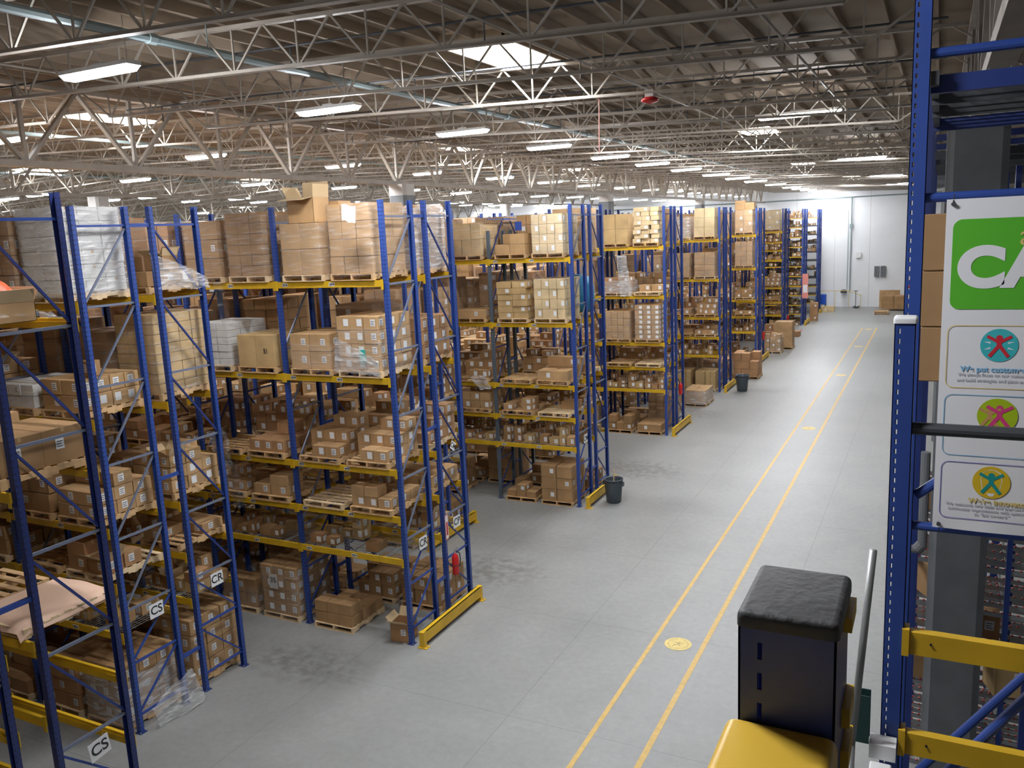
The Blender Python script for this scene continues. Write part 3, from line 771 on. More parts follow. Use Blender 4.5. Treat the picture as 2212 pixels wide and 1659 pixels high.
S(2, 1, 0, 0, 1, 'mid', n=(3, 3, 2), bh=.33, tint=0, missing=0, lb='all'); S(2, 1, 0, 0, 0, 'mid', n=(3, 3, 2), bh=.3, tint=0, missing=.2, lb='all')
S(2, 1, 0, 1, 1, 'deck', p=.5); S(2, 1, 0, 5, 1, 'tall', n=(2, 2, 3), H=1.3, tint=2, film='film_white'); S(2, 1, 0, 4, 1, 'mid', n=(3, 3, 3), bh=.29, tint=5, lb='all', missing=0)
S(2, 1, 0, 3, 1, 'pile', tint=5); S(2, 1, 0, 2, 1, 'mid', n=(3, 3, 1), tint=3)
# second rack (CS-CR), seen from its end
S(1, 0, 0, 5, 1, 'tall', n=(2, 3, 6), H=1.38, tint=7, film='film_white'); S(1, 1, 0, 5, 1, 'low', n=(2, 3), tint=2, film='film'); S(1, 0, 0, 5, 0, 'tall', tint=0, film='film', H=1.3); S(1, 1, 0, 5, 0, 'tall', tint=5, film='film', H=1.25)
S(1, 0, 0, 4, 1, 'mid', n=(2, 4, 2), bh=.26, tint=3, lb='all', missing=.2); S(1, 1, 0, 4, 1, 'tall', n=(3, 4, 8), H=1.42, tint=4, film='film', lb='')
S(1, 0, 0, 4, 0, 'mid', tint=7, n=(3, 3, 2), film='film', bh=.2); S(1, 1, 0, 4, 0, 'tall', tint=2)
S(1, 0, 0, 3, 1, 'mid', n=(2, 3, 3), bh=.24, tint=1, lb='all', missing=.5); S(1, 1, 0, 3, 1, 'mid', n=(2, 3, 3), bh=.24, tint=3, lb='all', missing=.3); S(1, 0, 0, 3, 0, 'mid', n=(2, 2, 2), bh=.34, tint=2, missing=0); S(1, 1, 0, 3, 0, 'mid', n=(2, 2, 2), bh=.3, tint=0)
S(1, 0, 0, 2, 1, 'low', n=(2, 3), tint=5, seed=5); S(1, 1, 0, 2, 1, 'low', n=(2, 2), tint=1, seed=8); S(1, 0, 0, 2, 0, 'empty')
S(1, 0, 0, 1, 1, 'deck'); S(1, 1, 0, 1, 1, 'deck'); S(1, 0, 0, 1, 0, 'deck'); S(1, 1, 0, 1, 0, 'deck')
S(1, 0, 0, 0, 1, 'mid', n=(3, 3, 3), bh=.36, tint=0, missing=0, lb='all', film='film_white'); S(1, 1, 0, 0, 1, 'tall', n=(2, 3, 4), H=1.24, tint=1, film='', lb='all')
S(1, 0, 0, 0, 0, 'mid', n=(3, 3, 3), bh=.28, tint=5, missing=0); S(1, 1, 0, 0, 0, 'mid', n=(3, 3, 3), bh=.3, tint=0, missing=.2)
# first rack, its rear side is what shows at the frame edge
S(0, 1, 0, 5, 1, 'none'); S(0, 1, 0, 5, 0, 'low', tint=0); S(0, 1, 0, 4, 1, 'mid', n=(1, 2, 1), bh=.45, tint=2, missing=0, lb='f'); S(0, 1, 0, 3, 1, 'empty'); S(0, 1, 0, 2, 1, 'none'); S(0, 1, 0, 2, 0, 'none')
S(0, 1, 0, 1, 1, 'none'); S(0, 1, 0, 1, 0, 'none'); S(0, 1, 0, 0, 1, 'none'); S(0, 1, 0, 0, 0, 'none'); S(0, 1, 0, 4, 0, 'low', tint=0); S(0, 1, 0, 3, 0, 'empty')
for s_ in (0,):
    for l_ in range(6):
        for q_ in (0, 1): S(0, s_, 0, l_, q_, 'none')
# fifth rack (CM)
S(4, 0, 0, 5, 1, 'tall', n=(4, 3, 4), H=1.12, tint=6, film='film'); S(4, 0, 0, 5, 0, 'mid', n=(2, 2, 2), bh=.30, tint=3, missing=.2, lb=''); S(4, 0, 1, 5, 1, 'tall', n=(3, 2, 2), H=.98, tint=4, film='film'); S(4, 0, 1, 5, 0, 'tall', tint=0)
S(4, 0, 0, 4, 1, 'tall', n=(4, 3, 4), H=1.16, tint=6, film='', lb='f'); S(4, 0, 0, 4, 0, 'tall', n=(2, 3, 6), H=1.10, tint=4, film='', jit=.03); S(4, 0, 1, 4, 1, 'mid', n=(1, 2, 1), bh=.26, tint=3, missing=0); S(4, 0, 1, 4, 0, 'tall', tint=2)
S(4, 0, 0, 3, 1, 'mid', n=(2, 3, 2), bh=.30, tint=3, missing=.5); S(4, 0, 0, 3, 0, 'empty'); S(4, 0, 1, 3, 1, 'pile', tint=0)
S(4, 0, 0, 2, 1, 'low', tint=0); S(4, 0, 0, 2, 0, 'low', tint=1); S(4, 0, 1, 2, 1, 'mid', n=(3, 3, 2), tint=1); S(4, 0, 0, 1, 1, 'deck', p=1); S(4, 0, 0, 1, 0, 'deck', p=1); S(4, 0, 1, 1, 1, 'deck', p=1)
S(4, 0, 0, 0, 1, 'mid', n=(2, 2, 3), bh=.37, tint=0, missing=0, lb='f'); S(4, 0, 0, 0, 0, 'low', n=(3, 2), tint=0, seed=2); S(4, 0, 1, 0, 1, 'none'); S(4, 0, 1, 0, 0, 'mid', tint=2)
S(4, 1, 0, 4, 1, 'empty')
# seventh rack
S(6, 0, 0, 5, 1, 'tall', n=(3, 3, 8), H=1.36, tint=6, film='', jit=.05); S(6, 0, 0, 5, 0, 'tall', n=(2, 2, 2), H=1.15, tint=4, film='', missing=0); S(6, 0, 0, 4, 1, 'low', tint=3); S(6, 0, 0, 4, 0, 'mid', tint=5, film='film_white')
S(6, 0, 0, 3, 1, 'tall', n=(3, 3, 7), H=1.36, tint=1, film='film', lb='all'); S(6, 0, 0, 3, 0, 'tall', n=(4, 3, 4), H=1.12, tint=3, film='film'); S(6, 0, 0, 2, 1, 'empty'); S(6, 0, 0, 2, 0, 'empty'); S(6, 0, 0, 1, 1, 'deck', p=1); S(6, 0, 0, 1, 0, 'deck', p=1)
S(6, 0, 0, 0, 1, 'mid', n=(2, 2, 2), bh=.3, tint=0); S(6, 0, 0, 0, 0, 'mid', n=(3, 2, 2), bh=.3, tint=2, missing=.4)
S(8, 0, 0, 5, 1, 'tall', n=(2, 2, 3), H=1.36, tint=6, film=''); S(8, 0, 0, 5, 0, 'tall', n=(2, 2, 3), H=1.0, tint=3, film='film_white'); S(8, 0, 0, 0, 1, 'mid', n=(4, 2, 1), bh=.9, tint=4, missing=0, lb=''); S(8, 0, 0, 0, 0, 'mid', n=(4, 2, 1), bh=.9, tint=4, missing=0, lb='')
S(10, 0, 0, 5, 1, 'tall', n=(2, 2, 4), H=1.3, tint=3, film='film'); S(10, 0, 0, 4, 1, 'tall', n=(3, 3, 5), H=1.4, tint=0, film='film'); S(10, 0, 0, 5, 0, 'tall', n=(2, 2, 4), H=1.2, tint=3, film='film')
S(12, 0, 0, 7, 1, 'tall', n=(2, 2, 4), H=1.25, tint=6, film='film')

for i in range(17):
    nb = NB.get(i, 6 if i % 2 == 0 else 4)
    for side in (0, 1):
        for bay in range(min(nb, 5)):
            for lev in range(len(levels(i)) + 1):
                for pos in (0, 1):
                    key = (i, side, bay, lev, pos)
                    if key in SPEC:
                        k_, kw = SPEC[key]
                        if k_ != 'none': load(*key, k_, **kw)
                        continue
                    rng = random.Random((i * 7919 + side * 104729 + bay * 31 + lev * 1009 + pos * 53) & 0xfffffff)
                    if i in (14, 16) or (i == 12 and lev in (4, 5, 6)):
                        if lev and (i < 16 or rng.random() < .5): load(*key, 'deck', p=.8, seed=rng.random())
                        elif lev == 0 and i == 14: load(*key, 'mid', seed=rng.random())
                        continue
                    if i == 12 and lev > 3: lev_k = 5
                    else: lev_k = lev
                    r = rng.random()
                    if lev_k == 5: k_ = 'tall' if r < .85 else 'mid'
                    elif lev_k == 4: k_ = 'tall' if r < .5 else 'mid'
                    elif lev_k == 3: k_ = 'mid' if r < .5 else ('pile' if r < .8 else 'low')
                    elif lev_k == 2: k_ = 'low' if r < .6 else ('mid' if r < .8 else 'empty')
                    elif lev_k == 1: k_ = 'deck'
                    else: k_ = 'mid' if r < .6 else ('tall' if r < .85 else 'low')
                    kw = {}
                    if lev_k == 3 and k_ == 'mid': kw = dict(bh=.22)
                    if lev_k == 2 and k_ == 'mid': kw = dict(n=(3, 3, 2), bh=.2)
                    load(*key, k_, seed=rng.random(), **kw)

# floor-standing loads in the recess fronts along the main aisle
def floorload(cx, cy, nx, ny, nz, W_, D_, H_, tint, place, fl='', missing=0.0, rz=0, pal=True, lb='f'):
    z = pallet(cx, cy, 0, W_ + .04, D_ + .04, place, rz) if pal else 0
    stack(cx, cy, z, nx, ny, nz, W_ / nx, D_ / ny, H_ / nz, tint, place, missing=missing, lb=lb)
    if fl: film(cx, cy, z, W_ + .04, D_ + .04, H_ + .01, fl, place)
floorload(-10.6, 36.6, 3, 3, 5, 1.0, 1.1, 1.5, 0, 'floor stack just past the seventh rack', missing=.5)
floorload(-9.75, 38.3, 2, 3, 2, 1.0, 1.5, .62, 3, 'low wrapped floor load behind the seventh rack', 'film_white', lb='')
floorload(-8.95, 45.6, 3, 2, 3, 1.3, 1.3, 1.25, 5, 'floor load behind the second waste bin', missing=.4, lb='')
floorload(-10.3, 45.3, 2, 2, 2, 1.0, 1.1, .95, 5, 'floor load beside the second waste bin', missing=.4)
floorload(-9.1, 54.6, 3, 2, 4, 1.0, 1.1, 1.1, 3, 'floor load at the eleventh rack', 'film', missing=.5)
floorload(-8.75, 56.6, 1, 1, 1, 1.1, 1.1, 1.65, 1, 'tall floor carton past the eleventh rack', lb='')
floorload(-9.7, 57.6, 2, 2, 3, 1.0, 1.1, 1.3, 5, 'floor load behind the tall carton', missing=.5)
floorload(-9.0, 62.6, 2, 2, 2, .8, .8, .8, 5, 'floor cartons at the thirteenth rack', missing=.5, pal=False)
floorload(-8.9, 72.4, 1, 1, 3, .6, .6, 1.5, 5, 'narrow floor stack by the fifteenth rack', pal=False)
floorload(-8.6, 79.5, 2, 1, 1, 1.1, .6, .5, 6, 'pale floor cartons by the last rack', pal=False)
floorload(-3.3, 81.0, 2, 2, 3, 2.0, 1.3, 1.15, 0, 'pallet stack by the back wall', lb='')
PAL.append(dict(c=(-4.1, 77.5, 0), s=(1.1, 1.2), place='alone on the floor near the back wall', rz=0, pale=False))
PAL.append(dict(c=(-4.1, 77.5, .15), s=(1.1, 1.2), place='upper of two on the floor near the back wall', rz=0.02, pale=False))
# single cartons the photo shows
addbox(-9.73, 13.55, 0, .42, .40, .40, 5, 'standing alone', open_=True, rz=.12, place='on the floor inside the CR rack end post, open-topped', lb='f')
cx, cy = slot(2, 0, 0, 0)
addbox(cx - .06, cy - .15, lz(2, 5) + .135 + 1.02, .66, .5, .50, 3, 'with raised flaps', open_='tall', place='on the two-layer tan load, top shelf, CR-CP rack')
addbox(cx + .2, cy + .38, lz(2, 5) + .135 + 1.02, .5, .4, .42, 3, 'closed', place='behind the flapped carton, top shelf, CR-CP rack')
cx, cy = slot(0, 1, 0, 1)
addbox(cx + .05, cy - .1, lz(0, 5), .75, .62, .24, 3, 'holding an orange bag', open_=True, place='on the top shelf of the nearest rack', lb='')
addbox(-9.9, 6.2, 0.0, .5, .4, .3, 5, 'on the floor', place='inside the nearest bare rack frame under the CS sign')
cx, cy = slot(10, 0, 0, 1)
addbox(cx - .25, cy - .2, lz(10, 5) + .135 + 1.3, .55, .5, .52, 1, 'taller', place='on the wrapped load at the top of the eleventh rack')
addbox(cx + .3, cy - .2, lz(10, 5) + .135 + 1.3, .52, .5, .40, 1, 'lower', place='on the wrapped load at the top of the eleventh rack')
cx, cy = slot(1, 0, 0, 1)
addbox(cx + .2, cy - .15, lz(1, 4) + .135 + .52, .28, .24, .26, 0, 'single small', place='on the labelled row, fourth shelf end, CS-CR rack', lb='all')
# right-hand flow rack contents
for k in range(9):
    addbox(0.235 + random.uniform(-.02, .02), 6.0 + .25 * (k % 3), 7.25 + .35 * (k // 3), .62, .24, .345, [0, 1, 4][k % 3], 'layer %s, row %s' % (NUM[k // 3], NUM[k % 3]), place='tall narrow stack behind the banner', rz=0.0)

# ------------------------------------------------------------------ visibility: which cartons show largest
vv, ff = [], []
def corners(r, inset=0.0):
    cx, cy, z = r['c']; w_, d, h = r['s']; c, s = math.cos(r['rz']), math.sin(r['rz'])
    out = []
    for zz in (z + inset, z + h - inset):
        for sx, sy in ((-1, -1), (1, -1), (1, 1), (-1, 1)):
            x, y = sx * (w_ / 2 - inset), sy * (d / 2 - inset); out.append((cx + x * c - y * s, cy + x * s + y * c, zz))
    return out
for r in BOX:
    n = len(vv); vv += corners(r)
    ff += [(n + 4, n + 5, n + 6, n + 7), (n, n + 1, n + 5, n + 4), (n + 1, n + 2, n + 6, n + 5), (n + 2, n + 3, n + 7, n + 6), (n + 3, n, n + 4, n + 7)]
bvh = BVHTree.FromPolygons(vv, ff)
def vis_score(r):
    cs = corners(r, 0.0); pr = [pxof(p_) for p_ in cs]
    if any(p_ is None for p_ in pr): return 0
    xs_ = [p_[0] for p_ in pr]; ys_ = [p_[1] for p_ in pr]
    if max(xs_) < 0 or min(xs_) > 2212 or max(ys_) < 0 or min(ys_) > 1659: return 0
    area = (min(max(xs_), 2212) - max(min(xs_), 0)) * (min(max(ys_), 1659) - max(min(ys_), 0))
    hit = 0; tot = 0
    cx, cy, z = r['c']; w_, d, h = r['s']; c, s = math.cos(r['rz']), math.sin(r['rz'])
    for (a, b_, e) in ((0, -1, .5), (-.6, -1, .5), (.6, -1, .5), (1, 0, .5), (1, -.6, .5), (1, .6, .5), (0, 0, 1), (-.6, -.6, 1), (.6, .6, 1), (0, -1, .15), (1, 0, .15), (0, -1, .85), (1, 0, .85)):
        x, y = a * w_ / 2 * 1.003, b_ * d / 2 * 1.003; p_ = Vector((cx + x * c - y * s, cy + x * s + y * c, z + h * (e if e < 1 else 1.004)))
        v = p_ - CAM; L = v.length; q = bvh.ray_cast(CAM, v / L, L - 0.01); tot += 1
        if q[0] is None: hit += 1
    return area * hit / tot
for r in BOX: r['score'] = vis_score(r)
order = sorted(BOX, key=lambda r: -r['score'])
NIND = 300
def box_into(b, r, tag_mats=True):
    cx, cy, z = r['c']; w_, d, h = r['s']; c, s = math.cos(r['rz']), math.sin(r['rz']); m_ = 'card%d' % r['tint']
    A = Vector((c * w_ / 2, s * w_ / 2, 0)); B = Vector((-s * d / 2, c * d / 2, 0))
    b.obox((cx, cy, z), A, B, (0, 0, h), m_)
    if r['lb']:
        # printed paper labels on the front and aisle-side faces
        def lab(o_, u, n_):
            o_ = Vector(o_); u = Vector(u).normalized(); n_ = Vector(n_).normalized() * 0.004; lw, lh = min(.06, w_ * .2), min(.07, h * .3)
            b.quad([o_ - u * lw + n_ + Vector((0, 0, -lh)), o_ + u * lw + n_ + Vector((0, 0, -lh)), o_ + u * lw + n_ + Vector((0, 0, lh)), o_ - u * lw + n_ + Vector((0, 0, lh))], 'white_label')
        ct = Vector((cx, cy, z + h * .55))
        lab(ct - B + A * .45, A, -B); lab(ct + A - B * .3, B, A)
rest = order[NIND:]
b = MB('card0')
for r in rest:
    if r['score'] > 0 or (r['c'][1] < 26):
        box_into(b, r)
if b.f:
    o = b.build('carton'); tag(o, 'brown cardboard cartons filling the deeper and farther shelves of all the racks', 'carton', kind='stuff')

SPECIAL = {}
def carton_object(r):
    w_, d, h = r['s']; m_ = 'card%d' % r['tint']
    lab = TINTNAME[r['tint']] + ' carton, ' + (r['lab'] + ', ' if r['lab'] else '') + r['place']
    o = empty('carton', r['c'], lab, 'carton', None, rz=r['rz'])
    if r['open']:
        t = 0.006; b = MB(m_, 'card_inside')
        b.box(-w_ / 2, -d / 2, 0, w_ / 2, d / 2, t, m_)
        for (x0, y0, x1, y1) in ((-w_ / 2, -d / 2, w_ / 2, -d / 2 + t), (-w_ / 2, d / 2 - t, w_ / 2, d / 2), (-w_ / 2, -d / 2, -w_ / 2 + t, d / 2), (w_ / 2 - t, -d / 2, w_ / 2, d / 2)): b.box(x0, y0, 0, x1, y1, h, m_)
        bod = b.build('carton_body', o)
        fl = min(.5 * d, .26, h * .8) if r['open'] != 'tall' else .32
        for k, (px, py, ux, uy, nx_, ny_, L, ang) in enumerate(((0, -d / 2, 1, 0, 0, -1, w_, .9), (0, d / 2, 1, 0, 0, 1, w_, .5), (w_ / 2, 0, 0, 1, 1, 0, d, .25), (-w_ / 2, 0, 0, 1, -1, 0, d, .7))):
            if r['open'] == 'tall': ang = (-0.15, .06, .1, .5)[k]
            v = Vector((nx_ * math.sin(ang), ny_ * math.sin(ang), math.cos(ang))) * fl * (1 if k < 2 else .8)
            if r['open'] == 'tall' and k == 0: v = Vector((0, -fl * .95, -.06))
            f_ = MB('card_inside' if r['open'] != 'tall' else 'wood_pale'); u = Vector((ux, uy, 0)) * L / 2 * .98; p0 = Vector((px, py, h)); nn = v.cross(u).normalized() * t
            f_.obox(p0, u, nn * .5, v); f_.mats[0] = 'card_inside'; f_.build('flap', o)
    else:
        b = MB(m_); c = 0.006
        # softened box: slightly inset top rim
        b.box(-w_ / 2, -d / 2, c, w_ / 2, d / 2, h - c, m_, skip='tb')
        for z0, z1, flip in ((h - c, h, False), (c, 0, True)):
            P0 = [(-w_ / 2, -d / 2), (w_ / 2, -d / 2), (w_ / 2, d / 2), (-w_ / 2, d / 2)]; P1 = [(-w_ / 2 + c, -d / 2 + c), (w_ / 2 - c, -d / 2 + c), (w_ / 2 - c, d / 2 - c), (-w_ / 2 + c, d / 2 - c)]
            for k in range(4):
                a, e = P0[k], P0[(k + 1) % 4]; a2, e2 = P1[k], P1[(k + 1) % 4]
                q = [(a[0], a[1], z0), (e[0], e[1], z0), (e2[0], e2[1], z1), (a2[0], a2[1], z1)]; b.quad(q[::-1] if flip else q, m_, [(0, 0)] * 4)
            q = [(x_, y_, z1) for x_, y_ in P1]; b.quad(q[::-1] if flip else q, m_)
        b.build('carton_body', o)
        if r['score'] > 500:
            t_ = MB('tape'); t_.box(-w_ / 2, -.024, h, w_ / 2, .024, h + .0015); t_.box(w_ / 2, -.024, h - .06, w_ / 2 + .0015, .024, h); t_.build('packing_tape', o)
    if r['lb'] and r['score'] > 250:
        lw, lh = min(.055, w_ * .2), min(.065, h * .3)
        for face in ('y', 'x'):
            l = MB('white_label', 'print_black')
            if face == 'y':
                x0 = w_ * .2
                l.box(x0 - lw, -d / 2 - .003, h * .55 - lh, x0 + lw, -d / 2, h * .55 + lh)
                for q in range(3): l.box(x0 - lw * .75, -d / 2 - .004, h * .55 - lh * .6 + q * lh * .5, x0 + lw * (.7 - .3 * (q % 2)), -d / 2 - .003, h * .55 - lh * .6 + q * lh * .5 + lh * .15, 'print_black')
            else:
                y0 = -d * .1
                l.box(w_ / 2, y0 - lw, h * .55 - lh, w_ / 2 + .003, y0 + lw, h * .55 + lh)
                for q in range(3): l.box(w_ / 2 + .003, y0 - lw * .75, h * .55 - lh * .6 + q * lh * .5, w_ / 2 + .004, y0 + lw * (.7 - .3 * (q % 2)), h * .55 - lh * .6 + q * lh * .5 + lh * .15, 'print_black')
            l.build('shipping_label', o)
    return o
for r in order[:NIND]:
    if r['score'] > 0: r['obj'] = carton_object(r)

# handwritten and printed marks on cartons
for r in BOX:
    if r.get('obj') and 'inner' not in r['place'] and r['lab'].startswith('first-layer column-two') and r['place'] == placename(2, 0, 1, 4, 1):
        textobj('B1', 'lettering', .15, 'print_black', r['obj'], (.02, -r['s'][1] / 2 - .002, .33), (math.pi / 2, 0, 0), offset=.003, sx=.75)
cx, cy = slot(2, 0, 1, 1)
o = empty('paper_notice', (cx - .12, cy - .615, .90), 'grey paper marked 35 on the wrapped floor load under the third rack', 'notice')
b = MB('column_light'); b.box(-.12, -.004, -.17, .12, 0, .17); pn = b.build('paper_sheet', o); textobj('35', 'lettering', .17, 'print_black', pn, (0, -.006, .03), (math.pi / 2, 0, 0))
# ------------------------------------------------------------------ pallets
def pallet_mesh(w_, d, mm):
    # deck boards run in X; three stringers run in Y (ends show as the two slots)
    b = MB(mm)
    for x in (-w_ / 2, -.019, w_ / 2 - .038):
        b.box(x, -d / 2, .018, x + .038, -d * .30, .115); b.box(x, -d * .12, .018, x + .038, d * .12, .115); b.box(x, d * .30, .018, x + .038, d / 2, .115); b.box(x, -d * .30, .055, x + .038, -d * .12, .115); b.box(x, d * .12, .055, x + .038, d * .30, .115)
    n = 7
    for k in range(n):
        y = -d / 2 + k * (d - .09) / (n - 1); b.box(-w_ / 2, y, .115, w_ / 2, y + .09, .133)
    for k in range(3):
        y = -d / 2 + k * (d - .09) / 2; b.box(-w_ / 2, y, 0, w_ / 2, y + .09, .018)
    return b
PMC = {}
for r in PAL:
    pr = pxof(r['c']); r['vis'] = pr is not None and -80 < pr[0] < 2290 and -80 < pr[1] < 1740
    # hidden when cartons block every sample of its near edge
    if r['vis']:
        cx, cy, z = r['c']; ok = 0
        for dx, dy in ((-.4, -.61), (0, -.61), (.4, -.61), (.52, 0), (.52, .4), (.52, -.4), (0, 0)):
            p_ = Vector((cx + dx, cy + dy, z + .14)); v = p_ - CAM; L = v.length
            if bvh.ray_cast(CAM, v / L, L - .03)[0] is None: ok += 1
        r['score'] = ok / 7 * (1000 / pr[2]) ** 2
    else: r['score'] = 0
po = sorted([r for r in PAL if r['score'] > 0], key=lambda r: -r['score'])
rest_p = MB('wood')
for k, r in enumerate(po):
    key = (round(r['s'][0], 2), round(r['s'][1], 2), k % 3 == 0)
    if k < 290:
        if key not in PMC: PMC[key] = pallet_mesh(r['s'][0], r['s'][1], 'wood_pale' if key[2] else 'wood').mesh('pallet')
        o = link('pallet', PMC[key], None, r['c'], r['rz'])
        tag(o, ('pale ' if key[2] else 'brown ') + 'wooden pallet, ' + r['place'].replace(' pallet', '').replace('inner', 'inner position').replace('outer', 'outer position'), 'pallet', 'wooden pallets under the loads')
    else:
        x, y, z = r['c']
        rest_p.box(x - .5, y - .6, z + .115, x + .5, y + .6, z + .133)
        for xx in (-.5, -.019, .462): rest_p.box(x + xx, y - .6, z, x + xx + .038, y + .6, z + .115)
if rest_p.f: tag(rest_p.build('pallet'), 'small distant wooden pallets under the loads of the farthest racks', 'pallet', kind='stuff')

# ------------------------------------------------------------------ stretch film
def film_mesh(w_, d, h, kind, seed, loose=False):
    rng = random.Random(seed); b = MB(kind); nu, nz = 28, 7
    r = 0.05
    def pt(t):
        # rounded rectangle perimeter
        per = [(-w_ / 2, -d / 2), (w_ / 2, -d / 2), (w_ / 2, d / 2), (-w_ / 2, d / 2)]
        k = int(t * 4) % 4; f = t * 4 - int(t * 4); a, c = per[k], per[(k + 1) % 4]
        x, y = a[0] + (c[0] - a[0]) * f, a[1] + (c[1] - a[1]) * f
        m_ = 1 - .03 * (abs(f - .5) * 2) ** 8
        return x * m_, y * m_
    rows = []
    for j in range(nz + 1):
        row = []
        for i in range(nu):
            x, y = pt(i / nu); zz = j / nz * h
            top = 1.0
            if j == nz: zz += rng.uniform(-.10, 0.0) if i % 3 else 0
            o_ = 1 + rng.uniform(0.0, .022)
            row.append((x * o_, y * o_, zz + (-.05 if j == 0 else 0)))
        rows.append(row)
    n0 = len(b.v)
    for row in rows: b.v += row
    for j in range(nz):
        for i in range(nu):
            k = (i + 1) % nu; b.f.append((n0 + j * nu + i, n0 + j * nu + k, n0 + (j + 1) * nu + k, n0 + (j + 1) * nu + i)); b.mi.append(0); b.uv += [(0, 0)] * 4
    return b
for r in FILM:
    cs = dict(c=r['c'], s=r['s'], rz=0); r['score'] = vis_score(dict(cs, s=(r['s'][0] + .05, r['s'][1] + .05, r['s'][2])))
for k, r in enumerate(sorted(FILM, key=lambda r: -r['score'])[:130]):
    if r['score'] <= 0: break
    w_, d, h = r['s']
    o = film_mesh(w_, d, h, r['kind'], k).build('stretch_wrap', None, r['c'], smooth=True)
    tag(o, ('milky' if r['kind'] == 'film_white' else 'clear') + ' plastic stretch wrap around load, ' + r['place'].replace(' pallet', ''), 'stretch wrap', 'stretch wrap around the pallet loads')

# crumpled loose film sheets
def sheet(name, pts, nrm, lab, kind='film_white', n=14, amp=.06, seed=1):
    """bilinear crumpled sheet between 4 corner points"""
    rng = random.Random(seed); P = [Vector(p_) for p_ in pts]; b = MB(kind); nn = Vector(nrm)
    for j in range(n + 1):
        for i in range(n + 1):
            u, v = i / n, j / n
            p_ = P[0] * (1 - u) * (1 - v) + P[1] * u * (1 - v) + P[2] * u * v + P[3] * (1 - u) * v
            p_ = p_ + nn * (amp * (math.sin(7 * u + 3 * v + seed) * .5 + rng.uniform(-.5, .5))) + Vector((0, 0, rng.uniform(-.02, .02)))
            b.v.append(tuple(p_))
    for j in range(n):
        for i in range(n):
            k = j * (n + 1) + i; b.f.append((k, k + 1, k + n + 2, k + n + 1)); b.mi.append(0); b.uv += [(0, 0)] * 4
    return tag(b.build(name, smooth=True), lab, 'plastic film')
sheet('loose_film', [(-12.1, 10.35, 7.60), (-12.02, 11.45, 7.56), (-12.0, 11.42, 7.75), (-12.15, 10.32, 8.25)], (1, 0, 0), 'clear crumpled film sagging over the low top-shelf load of the second rack', 'film_white', seed=2, amp=.04)
sheet('loose_film', [(-12.0, 11.5, 7.7), (-11.75, 11.52, 7.6), (-11.72, 11.56, 6.9), (-11.9, 11.55, 6.85)], (0, .4, 0), 'tail of clear film dangling off the top beam of the second rack', 'film', seed=3, n=8)
sheet('loose_film', [(-14.35, 13.2, 4.25), (-13.75, 13.15, 4.3), (-13.7, 13.1, 3.55), (-14.2, 13.15, 3.5)], (0, 1, 0), 'white crumpled plastic bunched on the third-shelf beam of the third rack', 'film_white', seed=4)
sheet('loose_film', [(-14.1, 13.22, 3.6), (-13.6, 13.2, 3.6), (-13.5, 13.15, 2.6), (-13.8, 13.15, 2.55)], (0, 1, 0), 'clear film hanging below the third-shelf beam of the third rack', 'film', seed=5)
sheet('loose_film', [(-10.72, 13.2, 5.72), (-9.62, 13.2, 5.66), (-9.62, 13.19, 5.95), (-10.6, 13.16, 6.45)], (0, .5, 0), 'white plastic slipping off the green-tagged load on the fourth shelf', 'film_white', seed=6, amp=.04)
sheet('loose_film', [(-11.93, 9.0, .45), (-11.9, 9.9, .75), (-11.8, 10.1, .05), (-11.88, 9.1, 0.02)], (1, 0, 0), 'white torn film trailing from the floor load to the concrete by the second rack', 'film_white', seed=7, amp=.05)
sheet('loose_film', [(-9.5, 15.95, 7.65), (-9.47, 14.95, 8.75), (-9.5, 15.0, 8.0), (-9.5, 15.9, 7.55)], (1, 0, 0), 'clear film stretched diagonally across the top-shelf load behind the CP side', 'film', seed=8)
sheet('loose_film', [(-11.3, 31.7, 7.2), (-10.9, 31.7, 7.2), (-10.7, 31.75, 5.6), (-11.2, 31.75, 5.6)], (0, 1, 0), 'milky film hanging between two shelves of the seventh rack', 'film_white', seed=9)
sheet('loose_film', [(-12.9, 22.4, 3.95), (-12.3, 22.35, 4.0), (-12.1, 22.3, 3.6), (-12.5, 22.3, 3.55)], (0, 1, 0), 'small white plastic bundle on the third-shelf beam by the grey post', 'film_white', seed=10, n=8)
sheet('loose_film', [(-9.6, 5.75, 7.7), (-10.4, 5.7, 7.95), (-11.0, 6.9, 7.8), (-9.7, 6.95, 7.45)], (.3, 0, 1), 'grey film draped across the top-shelf load of the nearest rack', 'film', seed=11)
sheet('paper_sheet', [(-9.55, 12.76, 8.9), (-9.85, 12.75, 8.95), (-9.87, 12.74, 8.66), (-9.57, 12.75, 8.6)], (0, .1, 0), 'white and red paper notice stuck on the top-shelf load by the post', 'white_label', seed=12, n=4, amp=.01)
# orange bag in the open carton, kraft sheet over the pallet, tarp bag, teal paper
cx, cy = slot(0, 1, 0, 1)
b = MB('orange_bag')
nn = 10
for j in range(nn + 1):
    for i in range(16):
        ph = math.pi * j / nn; th = 2 * math.pi * i / 16; r = .26 * (1 + .12 * math.sin(3 * th + j)); b.v.append((cx + r * math.sin(ph) * math.cos(th) * 1.1, cy - .1 + r * math.sin(ph) * math.sin(th), lz(0, 5) + .30 + .27 * math.cos(ph)))
for j in range(nn):
    for i in range(16): k = (i + 1) % 16; b.f.append((j * 16 + i, j * 16 + k, (j + 1) * 16 + k, (j + 1) * 16 + i)); b.mi.append(0); b.uv += [(0, 0)] * 4
tag(b.build('plastic_bag', smooth=True), 'orange plastic bag bulging from an open carton on the nearest top shelf', 'bag')
z = lz(0, 3) + .14
b = MB('kraft_paper'); nx_, ny_ = 12, 10
